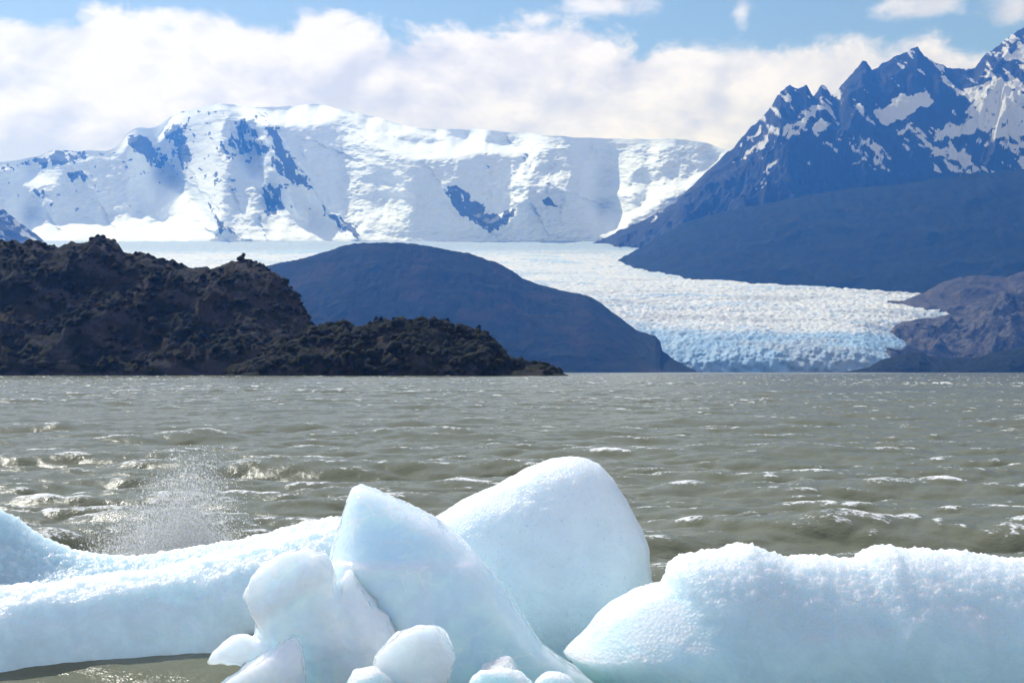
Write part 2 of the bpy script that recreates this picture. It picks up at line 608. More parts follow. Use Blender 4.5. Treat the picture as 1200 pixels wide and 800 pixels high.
# how steep the faces are: 1 = gentle snowfield that the sun reaches, 0 = steep face turned away from it
FACES = [([(10, 222), (30, 205), (60, 197), (68, 214), (30, 228)], .9, 6),
         ([(25, 252), (60, 258), (110, 258), (168, 250), (180, 232), (168, 214), (185, 205), (215, 215), (240, 240), (250, 262), (248, 284), (20, 284)], 1.05, 7),
         ([(168, 250), (195, 241), (202, 253), (175, 262)], .2, 6), ([(112, 236), (160, 224), (166, 238), (130, 250)], .25, 7),
         ([(148, 168), (200, 140), (240, 126), (264, 134), (258, 175), (262, 215), (285, 240), (240, 238), (215, 215), (190, 200), (170, 205), (150, 215)], .02, 4),
         ([(290, 128), (316, 132), (330, 155), (372, 222), (400, 255), (340, 252), (310, 250), (290, 200), (284, 150)], .06, 5),
         ([(187, 155), (204, 132), (212, 136), (200, 152), (190, 170), (176, 170)], 1.0, 3),
         ([(264, 138), (272, 120), (286, 118), (298, 132), (288, 141)], 1.0, 4),
         ([(250, 192), (260, 172), (274, 182), (262, 200)], .6, 4),
         ([(282, 232), (289, 215), (300, 200), (317, 190), (314, 212), (302, 225), (302, 248), (284, 246)], .9, 4),
         ([(310, 130), (345, 122), (385, 124), (396, 142), (362, 150), (332, 153), (318, 142)], 1.0, 5),
         ([(334, 156), (400, 142), (432, 162), (430, 208), (385, 222), (352, 190)], .48, 9),
         ([(290, 256), (330, 259), (400, 262), (470, 268), (520, 274), (520, 284), (270, 284), (268, 262)], 1.0, 6),
         ([(332, 258), (365, 255), (362, 265), (336, 267)], .25, 4), ([(276, 252), (296, 250), (306, 262), (282, 263)], .25, 4),
         ([(378, 222), (398, 212), (425, 218), (425, 245), (400, 248)], .7, 6),
         ([(398, 124), (450, 140), (520, 156), (590, 164), (620, 174), (612, 186), (560, 181), (520, 191), (480, 187), (455, 177), (430, 162)], 1.0, 5),
         ([(455, 160), (500, 158), (524, 166), (484, 169)], .4, 4),
         ([(602, 175), (622, 176), (630, 195), (620, 217), (606, 205)], .9, 5),
         ([(420, 218), (480, 192), (540, 187), (600, 190), (610, 215), (615, 275), (480, 275), (430, 268), (402, 235)], .12, 8),
         ([(560, 208), (572, 200), (590, 214), (612, 216), (604, 226), (575, 224)], .55, 6),
         ([(612, 222), (630, 213), (655, 215), (682, 228), (660, 227), (635, 223), (616, 234)], .85, 4),
         ([(640, 205), (655, 198), (657, 212), (642, 215)], .7, 4), ([(632, 246), (665, 248), (690, 236), (696, 245), (670, 253), (640, 253)], .75, 4),
         ([(622, 158), (700, 156), (830, 160), (850, 180), (800, 200), (720, 206), (640, 198)], .2, 6),
         ([(668, 176), (690, 170), (694, 186), (676, 190)], .85, 5), ([(750, 190), (766, 184), (772, 200), (755, 206)], .7, 5),
         ([(700, 222), (760, 214), (810, 204), (830, 188), (850, 184), (832, 206), (800, 226), (770, 233), (700, 234)], .85, 5),
         ([(688, 272), (700, 240), (760, 226), (775, 236), (735, 262), (715, 282), (688, 282)], .97, 5),
         ([(706, 234), (750, 227), (746, 245), (722, 253)], .2, 4), ([(640, 255), (690, 250), (696, 262), (688, 278), (620, 278)], .2, 5)]


# rock ribs: line down the face, how far they stand out (m), width (px)
RIBS = [([(150, 158), (160, 180), (185, 212), (212, 245), (236, 262)], 110, 13),
        ([(207, 135), (190, 152), (184, 166), (196, 190), (222, 212)], 120, 10),
        ([(272, 126), (262, 150), (256, 178), (266, 204)], 120, 12),
        ([(312, 146), (316, 180), (300, 205), (290, 225), (302, 252)], 190, 15),
        ([(316, 148), (340, 183), (366, 222), (388, 250), (418, 277)], 150, 9),
        ([(236, 226), (248, 248), (262, 268), (284, 279)], 110, 8),
        ([(60, 182), (84, 198), (104, 216), (118, 240)], 70, 12), ([(10, 200), (34, 222), (52, 246)], 60, 12),
        ([(604, 172), (616, 188), (612, 212), (622, 232)], 110, 12), ([(520, 218), (548, 250), (574, 266), (602, 244)], 60, 8),
        ([(610, 236), (618, 220), (640, 215), (680, 230)], 80, 8), ([(770, 188), (740, 205), (722, 228)], 60, 14),
        ([(430, 190), (470, 205), (486, 232), (478, 262)], 60, 22), ([(660, 175), (670, 200), (664, 225)], 60, 16)]


def build_massif():
    Y0, back = 10400., 1500.
    nu, nv = 1240, 460
    us = np.linspace(-420, 1320, nu)
    crest = smooth_interp(MASSIF_CREST, us)
    P, P2 = Perlin(61), Perlin(64)
    crest = crest + 1.6 * fbm(P, us / 22, us * 0, octaves=4)
    tt = np.linspace(0, 1, nv)[:, None]
    V = 289 + (crest[None] - 289) * tt
    U = us[None] + 0 * V
    lu = U + 6 * fbm(P2, U / 22, V / 16, octaves=4)
    lv = V + 4 * fbm(P2, U / 22 + 30, V / 16, octaves=4)
    L = np.full(V.shape, 0.26)
    for poly, val, soft in FACES:
        k = 1 - sstep(in_poly_sd(lu, lv, poly), -soft, soft)
        L = L + (val - L) * k
    # gullies, crevasse bands and drifts
    n1 = fbm(P, (U + 0.5 * V) / 15, (V - 0.3 * U) / 22, octaves=5, gain=0.6)
    n2 = fbm(P, U / 30, V / 4.5, octaves=4, gain=0.6)
    L = L + (0.16 * n1 + 0.16 * n2) * (0.35 + 0.65 * sstep(L, 0.05, 0.4)) - 0.02
    ang = np.radians(67 - 51 * np.clip(L, -0.12, 1.05))
    Y = np.zeros(V.shape)
    Y[0] = Y0
    for i in range(1, nv):
        # climb from row to row: dz = tan(angle) * dy
        e0, e1 = (YH - V[i - 1]) / F, (YH - V[i]) / F
        ta = np.tan(np.maximum(ang[i], 0.2))
        Y[i] = Y[i - 1] + np.clip((e1 - e0) * Y[i - 1] / np.maximum(ta - e1, 0.04), 0, 60)
        Y[i] = 0.25 * np.roll(Y[i], 1) + 0.5 * Y[i] + 0.25 * np.roll(Y[i], -1)
    ker = np.exp(-0.5 * (np.arange(-90, 91) / 30.) ** 2)
    ker /= ker.sum()
    Yp = np.pad(Y, ((0, 0), (90, 90)), mode='edge')
    Ys_ = np.stack([np.convolve(q, ker, 'valid') for q in Yp])
    Y = Ys_ + 0.62 * (Y - Ys_)
    ru = U + 5 * fbm(P2, U / 14, V / 12, octaves=4)
    rv = V + 4 * fbm(P2, U / 14 + 9, V / 12, octaves=4)
    for pts, out_, wid in RIBS:
        d2 = np.full(V.shape, 1e9)
        side = np.zeros(V.shape)
        for (ax, ay), (bx, by) in zip(pts[:-1], pts[1:]):
            ex, ey = bx - ax, by - ay
            t_ = np.clip(((ru - ax) * ex + (rv - ay) * ey) / (ex * ex + ey * ey), 0, 1)
            qx, qy = ru - ax - ex * t_, rv - ay - ey * t_
            dd = qx * qx + qy * qy
            side = np.where(dd < d2, np.where(ex * qy - ey * qx < 0, 1, -1) * np.sign(ey), side)
            d2 = np.minimum(d2, dd)
        ww = np.where(side > 0, wid * 1.9, wid * 0.8)
        Y = Y - 1.7 * out_ * np.exp(-np.sqrt(d2 + 1) / ww) * np.clip((1 - tt) * 9, 0.1, 1) * np.clip(tt * 8, 0, 1)
    # great faces turned to the right, each ending in a ridge whose left flank catches the sun
    su = ru - 0.42 * (rv - 170) * sstep(ru, 150, 200) * (1 - sstep(ru, 430, 520))
    saw = interp([(120, 0), (148, -30), (186, 150), (204, -60), (292, 330), (314, -70), (425, 280), (462, 40), (480, 0), (598, 210), (620, -20), (692, 150), (772, -60), (830, 60), (900, 0)], su)
    Y = Y + saw * (1 - sstep(rv, 238, 268)) * np.clip((1 - tt) * 8, 0.35, 1)
    # broken ice and crags in relief
    win = np.clip(tt * 12, 0, 1) * np.clip((1 - tt) * 10, 0.15, 1)
    Y = Y + win * (0.3 + 2.4 * np.clip(L, 0, 1) * np.clip(1 - L, 0, 1)) * (50 * fbm(P, U / 26 + 4, V / 17, octaves=3) + 34 * fbm(P2, U / 9, V / 5.5 + 0.03 * U, octaves=4, gain=0.6))
    X = (U - 600) / F * Y
    Z = H + (YH - V) / F * Y
    # the far side falls away behind the crest
    k = np.linspace(0.05, 1, 12)[:, None]
    Yb = Y[-1][None] + back * k
    Zb = Z[-1][None] - 500 * k ** 1.3
    Xb = (us[None] - 600) / F * Yb
    wu = U + 10 * fbm(P, U / 14, V / 14, octaves=5, gain=0.6)
    wv = V + 8 * fbm(P, U / 14 + 50, V / 14, octaves=5, gain=0.6)
    rock = np.zeros(V.shape)
    for poly, sc in ROCKS:
        rock = np.maximum(rock, sc * (1 - sstep(in_poly_sd(wu, wv, poly), -4, 4.5)))
    rock = rock * (0.86 + 1.0 * fbm(P2, (U - 0.4 * V) / 6, V / 13, octaves=5, gain=0.6))
    left = 1 - sstep(U, 330, 430)
    rock = np.maximum(rock, 0.62 * left * sstep(fbm(P2, U / 9 + 8, V / 7, octaves=5, gain=.6), 0.16, 0.45) * sstep(0.5 - L, 0, 0.4) * sstep(262 - V, 0, 20))
    snow = np.clip(0.95 - rock * 0.9, 0, 1)
    m = snow_material("massif_snow", (0.08, 0.10, 0.13), (0.14, 0.15, 0.18), 70.)
    v = np.concatenate([np.stack([X, Y, Z], -1).reshape(-1, 3), np.stack([Xb, Yb, Zb], -1).reshape(-1, 3)])
    snow = np.concatenate([snow.ravel(), np.ones(Xb.size)])
    o = mesh_obj("snow_mountain", v, grid_faces(nu, nv + 12), m, {"snow": snow})
    print("massif depth", Y.min(), Y.max(), Z.max())
    tag(o, "broad snow and ice covered massif with rocky ribs under the cloud bank", "mountain", kind='structure')


build_massif()


# --- glacier
def build_glacier():
    prof = [(5540, 470), (5565, 440), (5590, 424), (5680, 409), (5800, 398), (5960, 386), (6300, 368), (7000, 343), (8000, 320), (9000, 301), (10000, 286), (10800, 280), (11300, 278)]
    P, Q = Perlin(31), Perlin(32)
    Ys = np.concatenate([np.linspace(5540, 5680, 40), np.linspace(5690, 7400, 300), np.linspace(7410, 11300, 330)])
    a = (np.linspace(-420, 1330, 1300) - 600) / F
    Y = Ys[:, None] * np.ones((1, len(a)))
    X = a[None, :] * Y
    yw = Y + 60 * fbm(P, X / 500, Y * 0, octaves=4) * (1 - sstep(Y, 5900, 6400))
    Z = zof(interp(prof, yw), np.maximum(Y, 1))
    amt = 1 - 0.55 * sstep(Y, 6200, 8500)
    cre = ridged(Q, X / 44, Y / 52, 5)
    flow = fbm(P, X / 600, Y / 160, octaves=3)
    ser = np.abs(fbm(Q, X / 20 + 5, Y / 34, octaves=4))
    zz = (cre - 0.4) * 11 + (0.5 - ser) * 8 + flow * 16
    Z = Z + zz * amt * sstep(yw, 5580, 5640)
    Z = Z + fbm(P, X / 25, Y / 25, octaves=3) * 4 * sstep(yw, 5560, 5600) * amt
    Z = Z - np.clip((pxu(X, Y) - 1012) * 1.25, 0, 400) * (1 - sstep(Y, 6000, 6500))
    Z = np.where(yw < 5575, np.minimum(Z, 60), Z)
    Z[0] = -12
    Yo = Y + 22 * fbm(Q, X / 30, Z / 30, octaves=3) * (1 - sstep(Y, 5600, 5700))
    dirt_far_grey = sstep(fbm(P, X / 900 + 3, Y / 200, octaves=5), 0.0, 0.45)
    dirt_far_grey = np.maximum(dirt_far_grey, 1.0 * sstep(Y, 9300, 9700))  # the far band is mixed greyer through the same mask
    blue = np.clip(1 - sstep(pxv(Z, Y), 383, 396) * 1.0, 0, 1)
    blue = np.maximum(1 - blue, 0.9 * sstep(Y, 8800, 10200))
    blue = np.clip(blue + 0.5 * sstep(flow, 0.1, 0.5) + 0.7 * sstep(0.42 - cre, 0, 0.3), 0, 1)
    m, g, b = principled("glacier_ice", (0.8, 0.85, 0.9), 0.7, 0.2)
    co = coord(g)
    mpg = g.new('ShaderNodeMapping')
    mpg.inputs['Scale'].default_value = (0.35, 1.0, 1.0)
    g.l.new(co, mpg.inputs[0])
    n = g.noise(mpg.outputs[0], 1 / 70., 8, 0.7)
    n4 = g.noise(co, 1 / 22., 5, 0.7)
    bl = g.m('ADD', g.attr("blue"), g.m('MULTIPLY', g.m('SUBTRACT', n, 0.5), 1.8))
    bl = g.m('ADD', bl, g.m('MULTIPLY', g.m('SUBTRACT', n4, 0.5), 1.5), clamp=True)
    col = g.mix(bl, (0.62, 0.64, 0.70), (0.28, 0.44, 0.66))
    dn = g.ss(g.m('ADD', g.m('MULTIPLY', g.attr("dirt_far_grey"), 0.6), g.m('MULTIPLY', g.m('SUBTRACT', g.noise(co, 1 / 25., 6, 0.7), 0.5), 1.4)), 0.2, 0.8)
    col = g.mix(g.m('MULTIPLY', dn, 0.65), col, (0.36, 0.38, 0.43))
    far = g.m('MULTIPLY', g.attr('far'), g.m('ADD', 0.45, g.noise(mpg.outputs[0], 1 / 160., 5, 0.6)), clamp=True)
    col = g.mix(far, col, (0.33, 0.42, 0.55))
    g.l.new(col, b.inputs['Base Color'])
    bump(g, b, g.noise(co, 1 / 14., 6, 0.7), 0.7, 8)
    v = np.stack([X, Yo, Z], -1).reshape(-1, 3)
    o = mesh_obj("glacier", v, grid_faces(len(a), len(Ys)), m, {"blue": blue, "dirt_far_grey": dirt_far_grey, "far": sstep(Y, 9200, 9800)})
    tag(o, "crevassed glacier flowing down to the lake between the dark slopes", "glacier", kind='structure')


build_glacier()

LOW = [(-3000, -12), (4000, -12)]

# --- jagged mountain on the right
JAG_CREST = [(560, 330), (640, 310), (690, 288), (715, 276), (745, 262), (770, 250), (792, 238), (815, 215), (836, 194), (850, 180), (866, 164), (880, 148), (893, 138), (905, 124),
             (915, 108), (925, 101), (934, 104), (945, 99), (953, 113), (963, 99), (968, 101), (974, 113), (984, 106), (994, 93), (1004, 83), (1010, 74), (1015, 73),
             (1022, 85), (1034, 77), (1046, 69), (1058, 66), (1071, 60), (1075, 59), (1083, 68), (1096, 72), (1110, 80), (1135, 82), (1142, 82), (1152, 70),
             (1165, 60), (1177, 48), (1190, 38), (1200, 32), (1240, 8), (1290, -20), (1360, 10), (1450, 60), (1600, 150), (1800, 260)]
PATCHES = [([(1022, 132), (1040, 122), (1060, 112), (1078, 108), (1093, 118), (1086, 126), (1066, 132), (1060, 140), (1040, 146), (1028, 144)], 1.2),
           ([(1112, 112), (1130, 100), (1160, 95), (1180, 96), (1200, 104), (1230, 108), (1230, 160), (1195, 162), (1170, 165), (1145, 155), (1120, 165), (1085, 168), (1105, 150), (1130, 135), (1140, 122)], 0.78),
           ([(1183, 62), (1200, 50), (1220, 50), (1220, 72), (1196, 74), (1186, 70)], 1.1),
           ([(1185, 78), (1220, 72), (1220, 86), (1190, 84)], 0.9),
           ([(1143, 90), (1152, 83), (1168, 82), (1164, 90)], 0.9),
           ([(1086, 180), (1110, 172), (1130, 180), (1140, 192), (1110, 188)], 0.9),
           ([(1048, 152), (1065, 143), (1072, 146), (1060, 156), (1050, 157)], 1),
           ([(1005, 170), (1018, 156), (1026, 164), (1018, 172)], 1),
           ([(950, 150), (960, 138), (970, 145), (968, 158), (960, 162)], 0.95),
           ([(914, 156), (928, 145), (944, 125), (955, 118), (968, 124), (958, 132), (944, 142), (930, 156), (918, 164)], 0.85),
           ([(868, 165), (885, 150), (900, 142), (908, 140), (890, 158), (874, 168)], 0.8),
           ([(855, 190), (875, 178), (895, 158), (910, 158), (894, 174), (872, 190), (858, 196)], 0.7),
           ([(884, 225), (893, 208), (900, 195), (908, 188), (898, 208), (888, 228)], 0.9),
           ([(893, 200), (905, 190), (915, 192), (902, 205)], 0.75),
           ([(1066, 206), (1078, 204), (1084, 212), (1072, 214)], 1),
           ([(995, 188), (1008, 186), (1004, 193), (996, 193)], 0.8),
           ([(1015, 194), (1026, 192), (1026, 200), (1018, 199)], 0.8),
           ([(1034, 184), (1046, 181), (1046, 187), (1036, 189)], 0.8),
           ([(1038, 203), (1046, 203), (1046, 208), (1040, 207)], 0.8),
           ([(976, 164), (1000, 162), (998, 168), (980, 170)], 0.7),
           ([(757, 262), (785, 244), (784, 248), (760, 264)], 0.9),
           ([(1000, 105), (1012, 100), (1010, 106)], 0.6)]


def build_jagged():
    Y0, Yr, Y1 = 8500., 10100., 11500.
    rel_a, rel_b = noise_relief(41, 700.), noise_relief(42, 190.)
    rel = lambda X, Y: rel_a(X, Y) + 0.26 * rel_b(X, Y)
    f = mountain_fn(JAG_CREST, [(-3000, 250), (900, 250), (4000, 250)], Y0, Yr, Y1, shape=0.9, relief=rel, amp=460, jag=15, seed=4, jagscale=45)
    Ys = np.concatenate([np.linspace(Y0, Yr, 420), np.linspace(Yr, Y1, 30)[1:]])

    def attrs(X, Y, Z):
        U, V = pxu(X, Y), pxv(Z, Y)
        P = Perlin(62)
        wu = U + 12 * fbm(P, U / 16, V / 16, octaves=5, gain=0.6)
        wv = V + 8 * fbm(P, U / 16 + 50, V / 16, octaves=5, gain=0.6)
        s = np.zeros(X.shape)
        for poly, k in PATCHES:
            s = np.maximum(s, k * (1 - sstep(in_poly_sd(wu, wv, poly), -5, 3.5)))
        # thin snow lying in the gullies, streaks run down to the left
        st = fbm(P, (U * 0.75 + V * 0.65) / 26, (V * 0.75 - U * 0.65) / 9, octaves=5, gain=0.6)
        zone = sstep(250 - V + 0.10 * (U - 900), 25, 90) * sstep(U, 845, 890)
        right = sstep(U + 0.3 * (V - 100), 1080, 1150) * sstep(V, 70, 105)
        s = np.maximum(s, zone * sstep(st, 0.14 - 0.12 * right, 0.42 - 0.12 * right) * (0.72 + 0.1 * right))
        s = s * (0.92 + 0.7 * fbm(P, U / 7, V / 5, octaves=4, gain=.6))
        s = s * (1 - 0.9 * sstep(V, 196, 214) * sstep(U, 900, 930))
        return {"snow": np.clip(s, 0, 1)}
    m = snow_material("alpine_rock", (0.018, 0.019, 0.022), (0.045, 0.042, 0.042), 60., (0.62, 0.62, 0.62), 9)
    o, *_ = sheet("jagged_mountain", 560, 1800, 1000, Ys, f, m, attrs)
    tag(o, "jagged dark blue mountain with snow patches at the right", "mountain", kind='structure')


build_jagged()

# --- forested shoulder in front of it
f = mountain_fn([(600, 345), (660, 332), (690, 322), (708, 314), (725, 304), (745, 293), (775, 276), (800, 262), (850, 248), (900, 238), (960, 226), (1050, 216), (1130, 205), (1200, 198), (1400, 170), (1800, 150)],
                [(-3000, 300), (700, 320), (1100, 260), (4000, 200)], 6700., 7900., 8600., shape=0.85, relief=noise_relief(43, 300.), amp=40, jag=9, seed=5, jagscale=35, smooth=True, back=0.6, shift=[(600, 1150), (700, 950), (800, 720), (900, 480), (1000, 300), (1090, 120), (1200, 0)])
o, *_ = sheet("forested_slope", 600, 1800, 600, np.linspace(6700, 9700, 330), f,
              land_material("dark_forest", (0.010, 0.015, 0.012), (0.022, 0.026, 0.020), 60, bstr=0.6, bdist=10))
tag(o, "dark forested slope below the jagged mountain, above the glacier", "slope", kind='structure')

# --- bare slopes on the right bank
f = mountain_fn([(1060, 352), (1085, 342), (1105, 331), (1125, 324), (1150, 322), (1180, 325), (1200, 318), (1300, 300), (1600, 280)], [(-3000, 250), (4000, 200)],
                6300., 6700., 7100., relief=noise_relief(44, 200.), amp=60, jag=6, seed=6, jagscale=30)
o, *_ = sheet("bare_slope", 1040, 1600, 300, np.concatenate([np.linspace(6300, 6700, 70), np.linspace(6700, 7100, 10)[1:]]), f,
              land_material("bare_ground", (0.06, 0.055, 0.052), (0.10, 0.085, 0.078), 40, (0.05, 0.05, 0.05)))
tag(o, "dull purple grey slope at the edge of the glacier, behind the brown rocky hill", "slope", kind='structure')
f = mountain_fn([(1000, 402), (1022, 391), (1040, 384), (1058, 377), (1080, 373), (1100, 372), (1120, 365), (1142, 356), (1165, 345), (1185, 337), (1200, 331), (1300, 300), (1600, 280)],
                [(-3000, 40), (1000, 40), (1080, 0), (4000, -10)], 5640., 6200., 6500., shape=0.8, relief=noise_relief(45, 170.), amp=130, jag=6, seed=7, jagscale=28)
o, *_ = sheet("rocky_hill", 995, 1600, 420, np.concatenate([np.linspace(5640, 6200, 130), np.linspace(6200, 6500, 12)[1:]]), f,
              land_material("brown_rock", (0.050, 0.047, 0.045), (0.130, 0.116, 0.108), 30, (0.025, 0.025, 0.027), 0.8, 8))
tag(o, "brown rocky hill beside the glacier front at the right", "hill", kind='structure')
f = mountain_fn([(985, 436), (1005, 433), (1018, 430), (1033, 421), (1048, 418), (1062, 413), (1078, 412), (1092, 418), (1110, 420), (1140, 419), (1170, 412), (1200, 405), (1300, 395), (1600, 390)],
                LOW, 4500., 4700., 4900., shape=0.6, relief=noise_relief(46, 60.), amp=14, jag=4, seed=8, jagscale=14)
o, *_ = sheet("wooded_shore", 985, 1600, 420, np.concatenate([np.linspace(4500, 4700, 60), np.linspace(4700, 4900, 10)[1:]]), f,
              land_material("shore_wood", (0.010, 0.015, 0.012), (0.022, 0.026, 0.02), 14))
tag(o, "low dark wooded shore along the water at the far right", "shore", kind='structure')

# --- snowy hill at the far left
def left_attr(X, Y, Z):
    P = Perlin(63)
    U, V = pxu(X, Y), pxv(Z, Y)
    return {"snow": np.clip(0.36 + 0.5 * fbm(P, U / 14, V / 10, octaves=4), 0, 1)}


f = mountain_fn([(-500, 160), (-200, 180), (-60, 215), (-20, 233), (0, 243), (15, 254), (30, 266), (45, 277), (56, 287), (75, 300), (110, 320)], [(-3000, 300), (4000, 300)],
                7600., 8400., 9200., relief=noise_relief(47, 300.), amp=120, jag=8, seed=9)
o, *_ = sheet("snowy_hillside", -500, 110, 300, np.concatenate([np.linspace(7600, 8400, 90), np.linspace(8400, 9200, 10)[1:]]), f,
              snow_material("patchy_snow", (0.045, 0.048, 0.05), (0.08, 0.08, 0.08), 50, (0.55, 0.57, 0.6)), left_attr)
tag(o, "dark blue hillside with snow patches at the far left", "hill", kind='structure')

# --- big smooth hill in the middle
f = mountain_fn([(100, 350), (200, 335), (270, 318), (310, 312), (345, 305), (375, 297), (398, 289), (415, 285), (440, 284), (470, 284), (495, 287), (520, 292), (550, 297), (585, 309), (600, 317), (612, 326),
                 (640, 336), (662, 341), (685, 345), (700, 352), (718, 366), (735, 378), (745, 386), (756, 390), (768, 393), (774, 400), (776, 411), (790, 421), (805, 429), (818, 436), (840, 450)],
                LOW, 4700., 5450., 6100., shape=0.75, relief=noise_relief(48, 220.), amp=20, jag=4.5, seed=10, jagscale=24)
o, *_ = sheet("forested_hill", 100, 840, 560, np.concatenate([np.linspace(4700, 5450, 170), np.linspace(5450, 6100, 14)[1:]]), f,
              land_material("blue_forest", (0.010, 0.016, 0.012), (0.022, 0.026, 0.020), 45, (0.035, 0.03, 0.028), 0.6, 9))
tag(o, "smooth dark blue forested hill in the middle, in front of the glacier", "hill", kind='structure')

# --- near islands
def island_material(name):
    m, g, b = principled(name, (0.05, 0.05, 0.04), 0.95, 0.1)
    co = coord(g)
    n = g.noise(co, 0.10, 8, 0.65)
    n2 = g.noise(co, 0.028, 6, 0.6)
    n3 = g.noise(co, 0.45, 6, 0.7)
    rock = g.mix(n3, (0.024, 0.023, 0.024), (0.100, 0.091, 0.087))
    veg = g.mix(n3, (0.010, 0.013, 0.008), (0.030, 0.034, 0.019))
    dry = g.mix(n3, (0.032, 0.028, 0.019), (0.07, 0.060, 0.038))
    veg = g.mix(g.ss(n2, 0.45, 0.62), veg, dry)
    r = g.ss(g.m('ADD', g.attr("rock"), g.m('MULTIPLY', g.m('SUBTRACT', n, 0.5), 1.2)), 0.42, 0.66)
    g.l.new(g.mix(r, veg, rock), b.inputs['Base Color'])
    bump(g, b, g.m('ADD', n3, g.m('MULTIPLY', n, 1.5)), 0.9, 2.0)
    return m


ISLAND_MAT = island_material("island_rock_and_scrub")


def island(name, crest, px0, px1, nu, Y0, Yr, Y1, shape, amp, jag, seed, rscale):
    rel = noise_relief(seed, rscale)
    f = mountain_fn(crest, [(-3000, -1.5), (4000, -1.5)], Y0, Yr, Y1, shape=shape, relief=rel, amp=amp, jag=jag, seed=seed, jagscale=9)
    Pn = Perlin(seed + 5)

    def zf(X, Y):
        z = f(X, Y)
        w = sstep(Y, Y0, Y0 + 14)
        lump = np.abs(fbm(Pn, X / 5, Y / 5, octaves=3))
        return z + w * (1.0 * (0.5 - lump) + 1.2 * fbm(Pn, X / 14, Y / 14, octaves=3)) * (Y < Yr + 6)

    def at(X, Y, Z):
        gy, gx = np.gradient(Z)
        slope = np.hypot(gx / 0.35, gy / np.gradient(Y, axis=0))
        strata = fbm(Pn, X / 60, Z / 7 + X * 0.05, octaves=4)
        return {"rock": np.clip(0.25 + 0.12 * slope + 0.45 * strata, 0, 1)}
    Ys = np.concatenate([np.linspace(Y0, Yr, 240), np.linspace(Yr, Y1, 24)[1:]])
    o, X, Y, Z = sheet(name, px0, px1, nu, Ys, zf, ISLAND_MAT, at)
    return o, X, Y, Z


ICO_V = np.array([(0, 0, 1)] + [(math.cos(i * math.pi / 3) * 0.9, math.sin(i * math.pi / 3) * 0.9, 0.45) for i in range(6)] +
                 [(math.cos((i + .5) * math.pi / 3), math.sin((i + .5) * math.pi / 3), -0.2) for i in range(6)], float)
ICO_F = [(0, 1 + i, 1 + (i + 1) % 6) for i in range(6)] + [(1 + i, 7 + i, 1 + (i + 1) % 6) for i in range(6)] + [(7 + i, 7 + (i + 1) % 6, 1 + (i + 1) % 6) for i in range(6)]
ICO_F = np.array(ICO_F)


def scrub(name, X, Y, Z, Yr, n, seed, mat):
    r = np.random.RandomState(seed)
    P = Perlin(seed)
    ok = np.argwhere((Y < Yr + 5) & (Z > 1.2))
    idx = ok[r.randint(0, len(ok), n * 3)]
    x, y, z = X[idx[:, 0], idx[:, 1]], Y[idx[:, 0], idx[:, 1]], Z[idx[:, 0], idx[:, 1]]
    keep = fbm(P, x / 18, z / 6 + y / 25, octaves=3) + r.uniform(-.25, .25, len(x)) > 0.02
    x, y, z = x[keep][:n], y[keep][:n], z[keep][:n]
    n = len(x)
    s = r.gamma(3.0, 0.33, n) * 0.95 + 0.3
    rot = r.uniform(0, 6.28, n)
    base = ICO_V[None] * (1 + r.uniform(-.32, .32, (n, len(ICO_V), 3)))
    c, sn = np.cos(rot)[:, None], np.sin(rot)[:, None]
    bx = base[..., 0] * c - base[..., 1] * sn
    by = base[..., 0] * sn + base[..., 1] * c
    v = np.stack([bx * s[:, None] + x[:, None], by * s[:, None] + y[:, None], base[..., 2] * (s * r.uniform(.7, 1.25, n))[:, None] + z[:, None]], -1)
    fc = (ICO_F[None] + (np.arange(n) * len(ICO_V))[:, None, None]).reshape(-1, 3)
    hue = np.repeat(r.uniform(0, 1, n), len(ICO_V))
    return mesh_obj(name, v.reshape(-1, 3), fc, mat, {"hue": hue})


def leaf_material(name, a, b_, c):
    m, g, b = principled(name, a, 0.9, 0.1)
    co = coord(g)
    h = g.attr("hue")
    col = g.mix(h, a, b_)
    col = g.mix(g.ss(h, 0.8, 0.95), col, c)
    col = g.mix(g.ss(g.noise(co, 2.0, 4, 0.7), 0.3, 0.7), col, (0.012, 0.015, 0.008))
    g.l.new(col, b.inputs['Base Color'])
    bump(g, b, g.noise(co, 3.0, 3, 0.7), 1.0, 0.6)
    return m


SCRUB_MAT = leaf_material("scrub_leaves", (0.014, 0.019, 0.010), (0.036, 0.037, 0.020), (0.066, 0.054, 0.032))
ISL_CREST = [(-400, 300), (-200, 285), (-60, 275), (0, 284), (18, 284), (24, 289), (40, 288), (58, 291), (70, 291), (82, 286), (96, 284), (106, 281), (117, 278), (128, 281), (139, 287), (145, 297), (155, 299),
             (165, 297), (178, 301), (195, 308), (210, 312), (232, 315), (255, 311), (275, 308), (283, 305), (300, 307), (312, 317), (325, 325), (338, 340), (350, 350), (356, 363), (364, 378), (372, 395), (380, 415), (386, 432), (392, 445)]
o, IX, IY, IZ = island("rocky_island", ISL_CREST, -400, 392, 760, 720., 850., 960., 0.62, 34, 2.0, 51, 95.)
tag(o, "large dark rocky island with scrub at the left", "island", kind='structure')
o = scrub("island_scrub", IX, IY, IZ, 850., 3600, 3, SCRUB_MAT)
tag(o, "dark olive scrub covering the large rocky island", "scrub", kind='stuff')
HEAD_CREST = [(258, 445), (275, 434), (290, 424), (310, 415), (330, 405), (350, 396), (362, 385), (375, 381), (395, 378), (404, 379), (414, 385), (430, 381), (445, 379), (465, 377), (490, 375), (512, 376), (522, 378),
              (540, 384), (560, 388), (575, 396), (585, 408), (593, 421), (600, 427), (618, 425), (632, 426), (645, 429), (655, 435), (664, 441)]
o, HX, HY, HZ = island("low_headland", HEAD_CREST, 256, 666, 520, 640., 690., 740., 0.55, 9, 1.2, 54, 26.)
tag(o, "low brown scrubby headland in front of the blue hill", "headland", kind='structure')
o = scrub("headland_scrub", HX, HY, HZ, 690., 3400, 4, SCRUB_MAT)
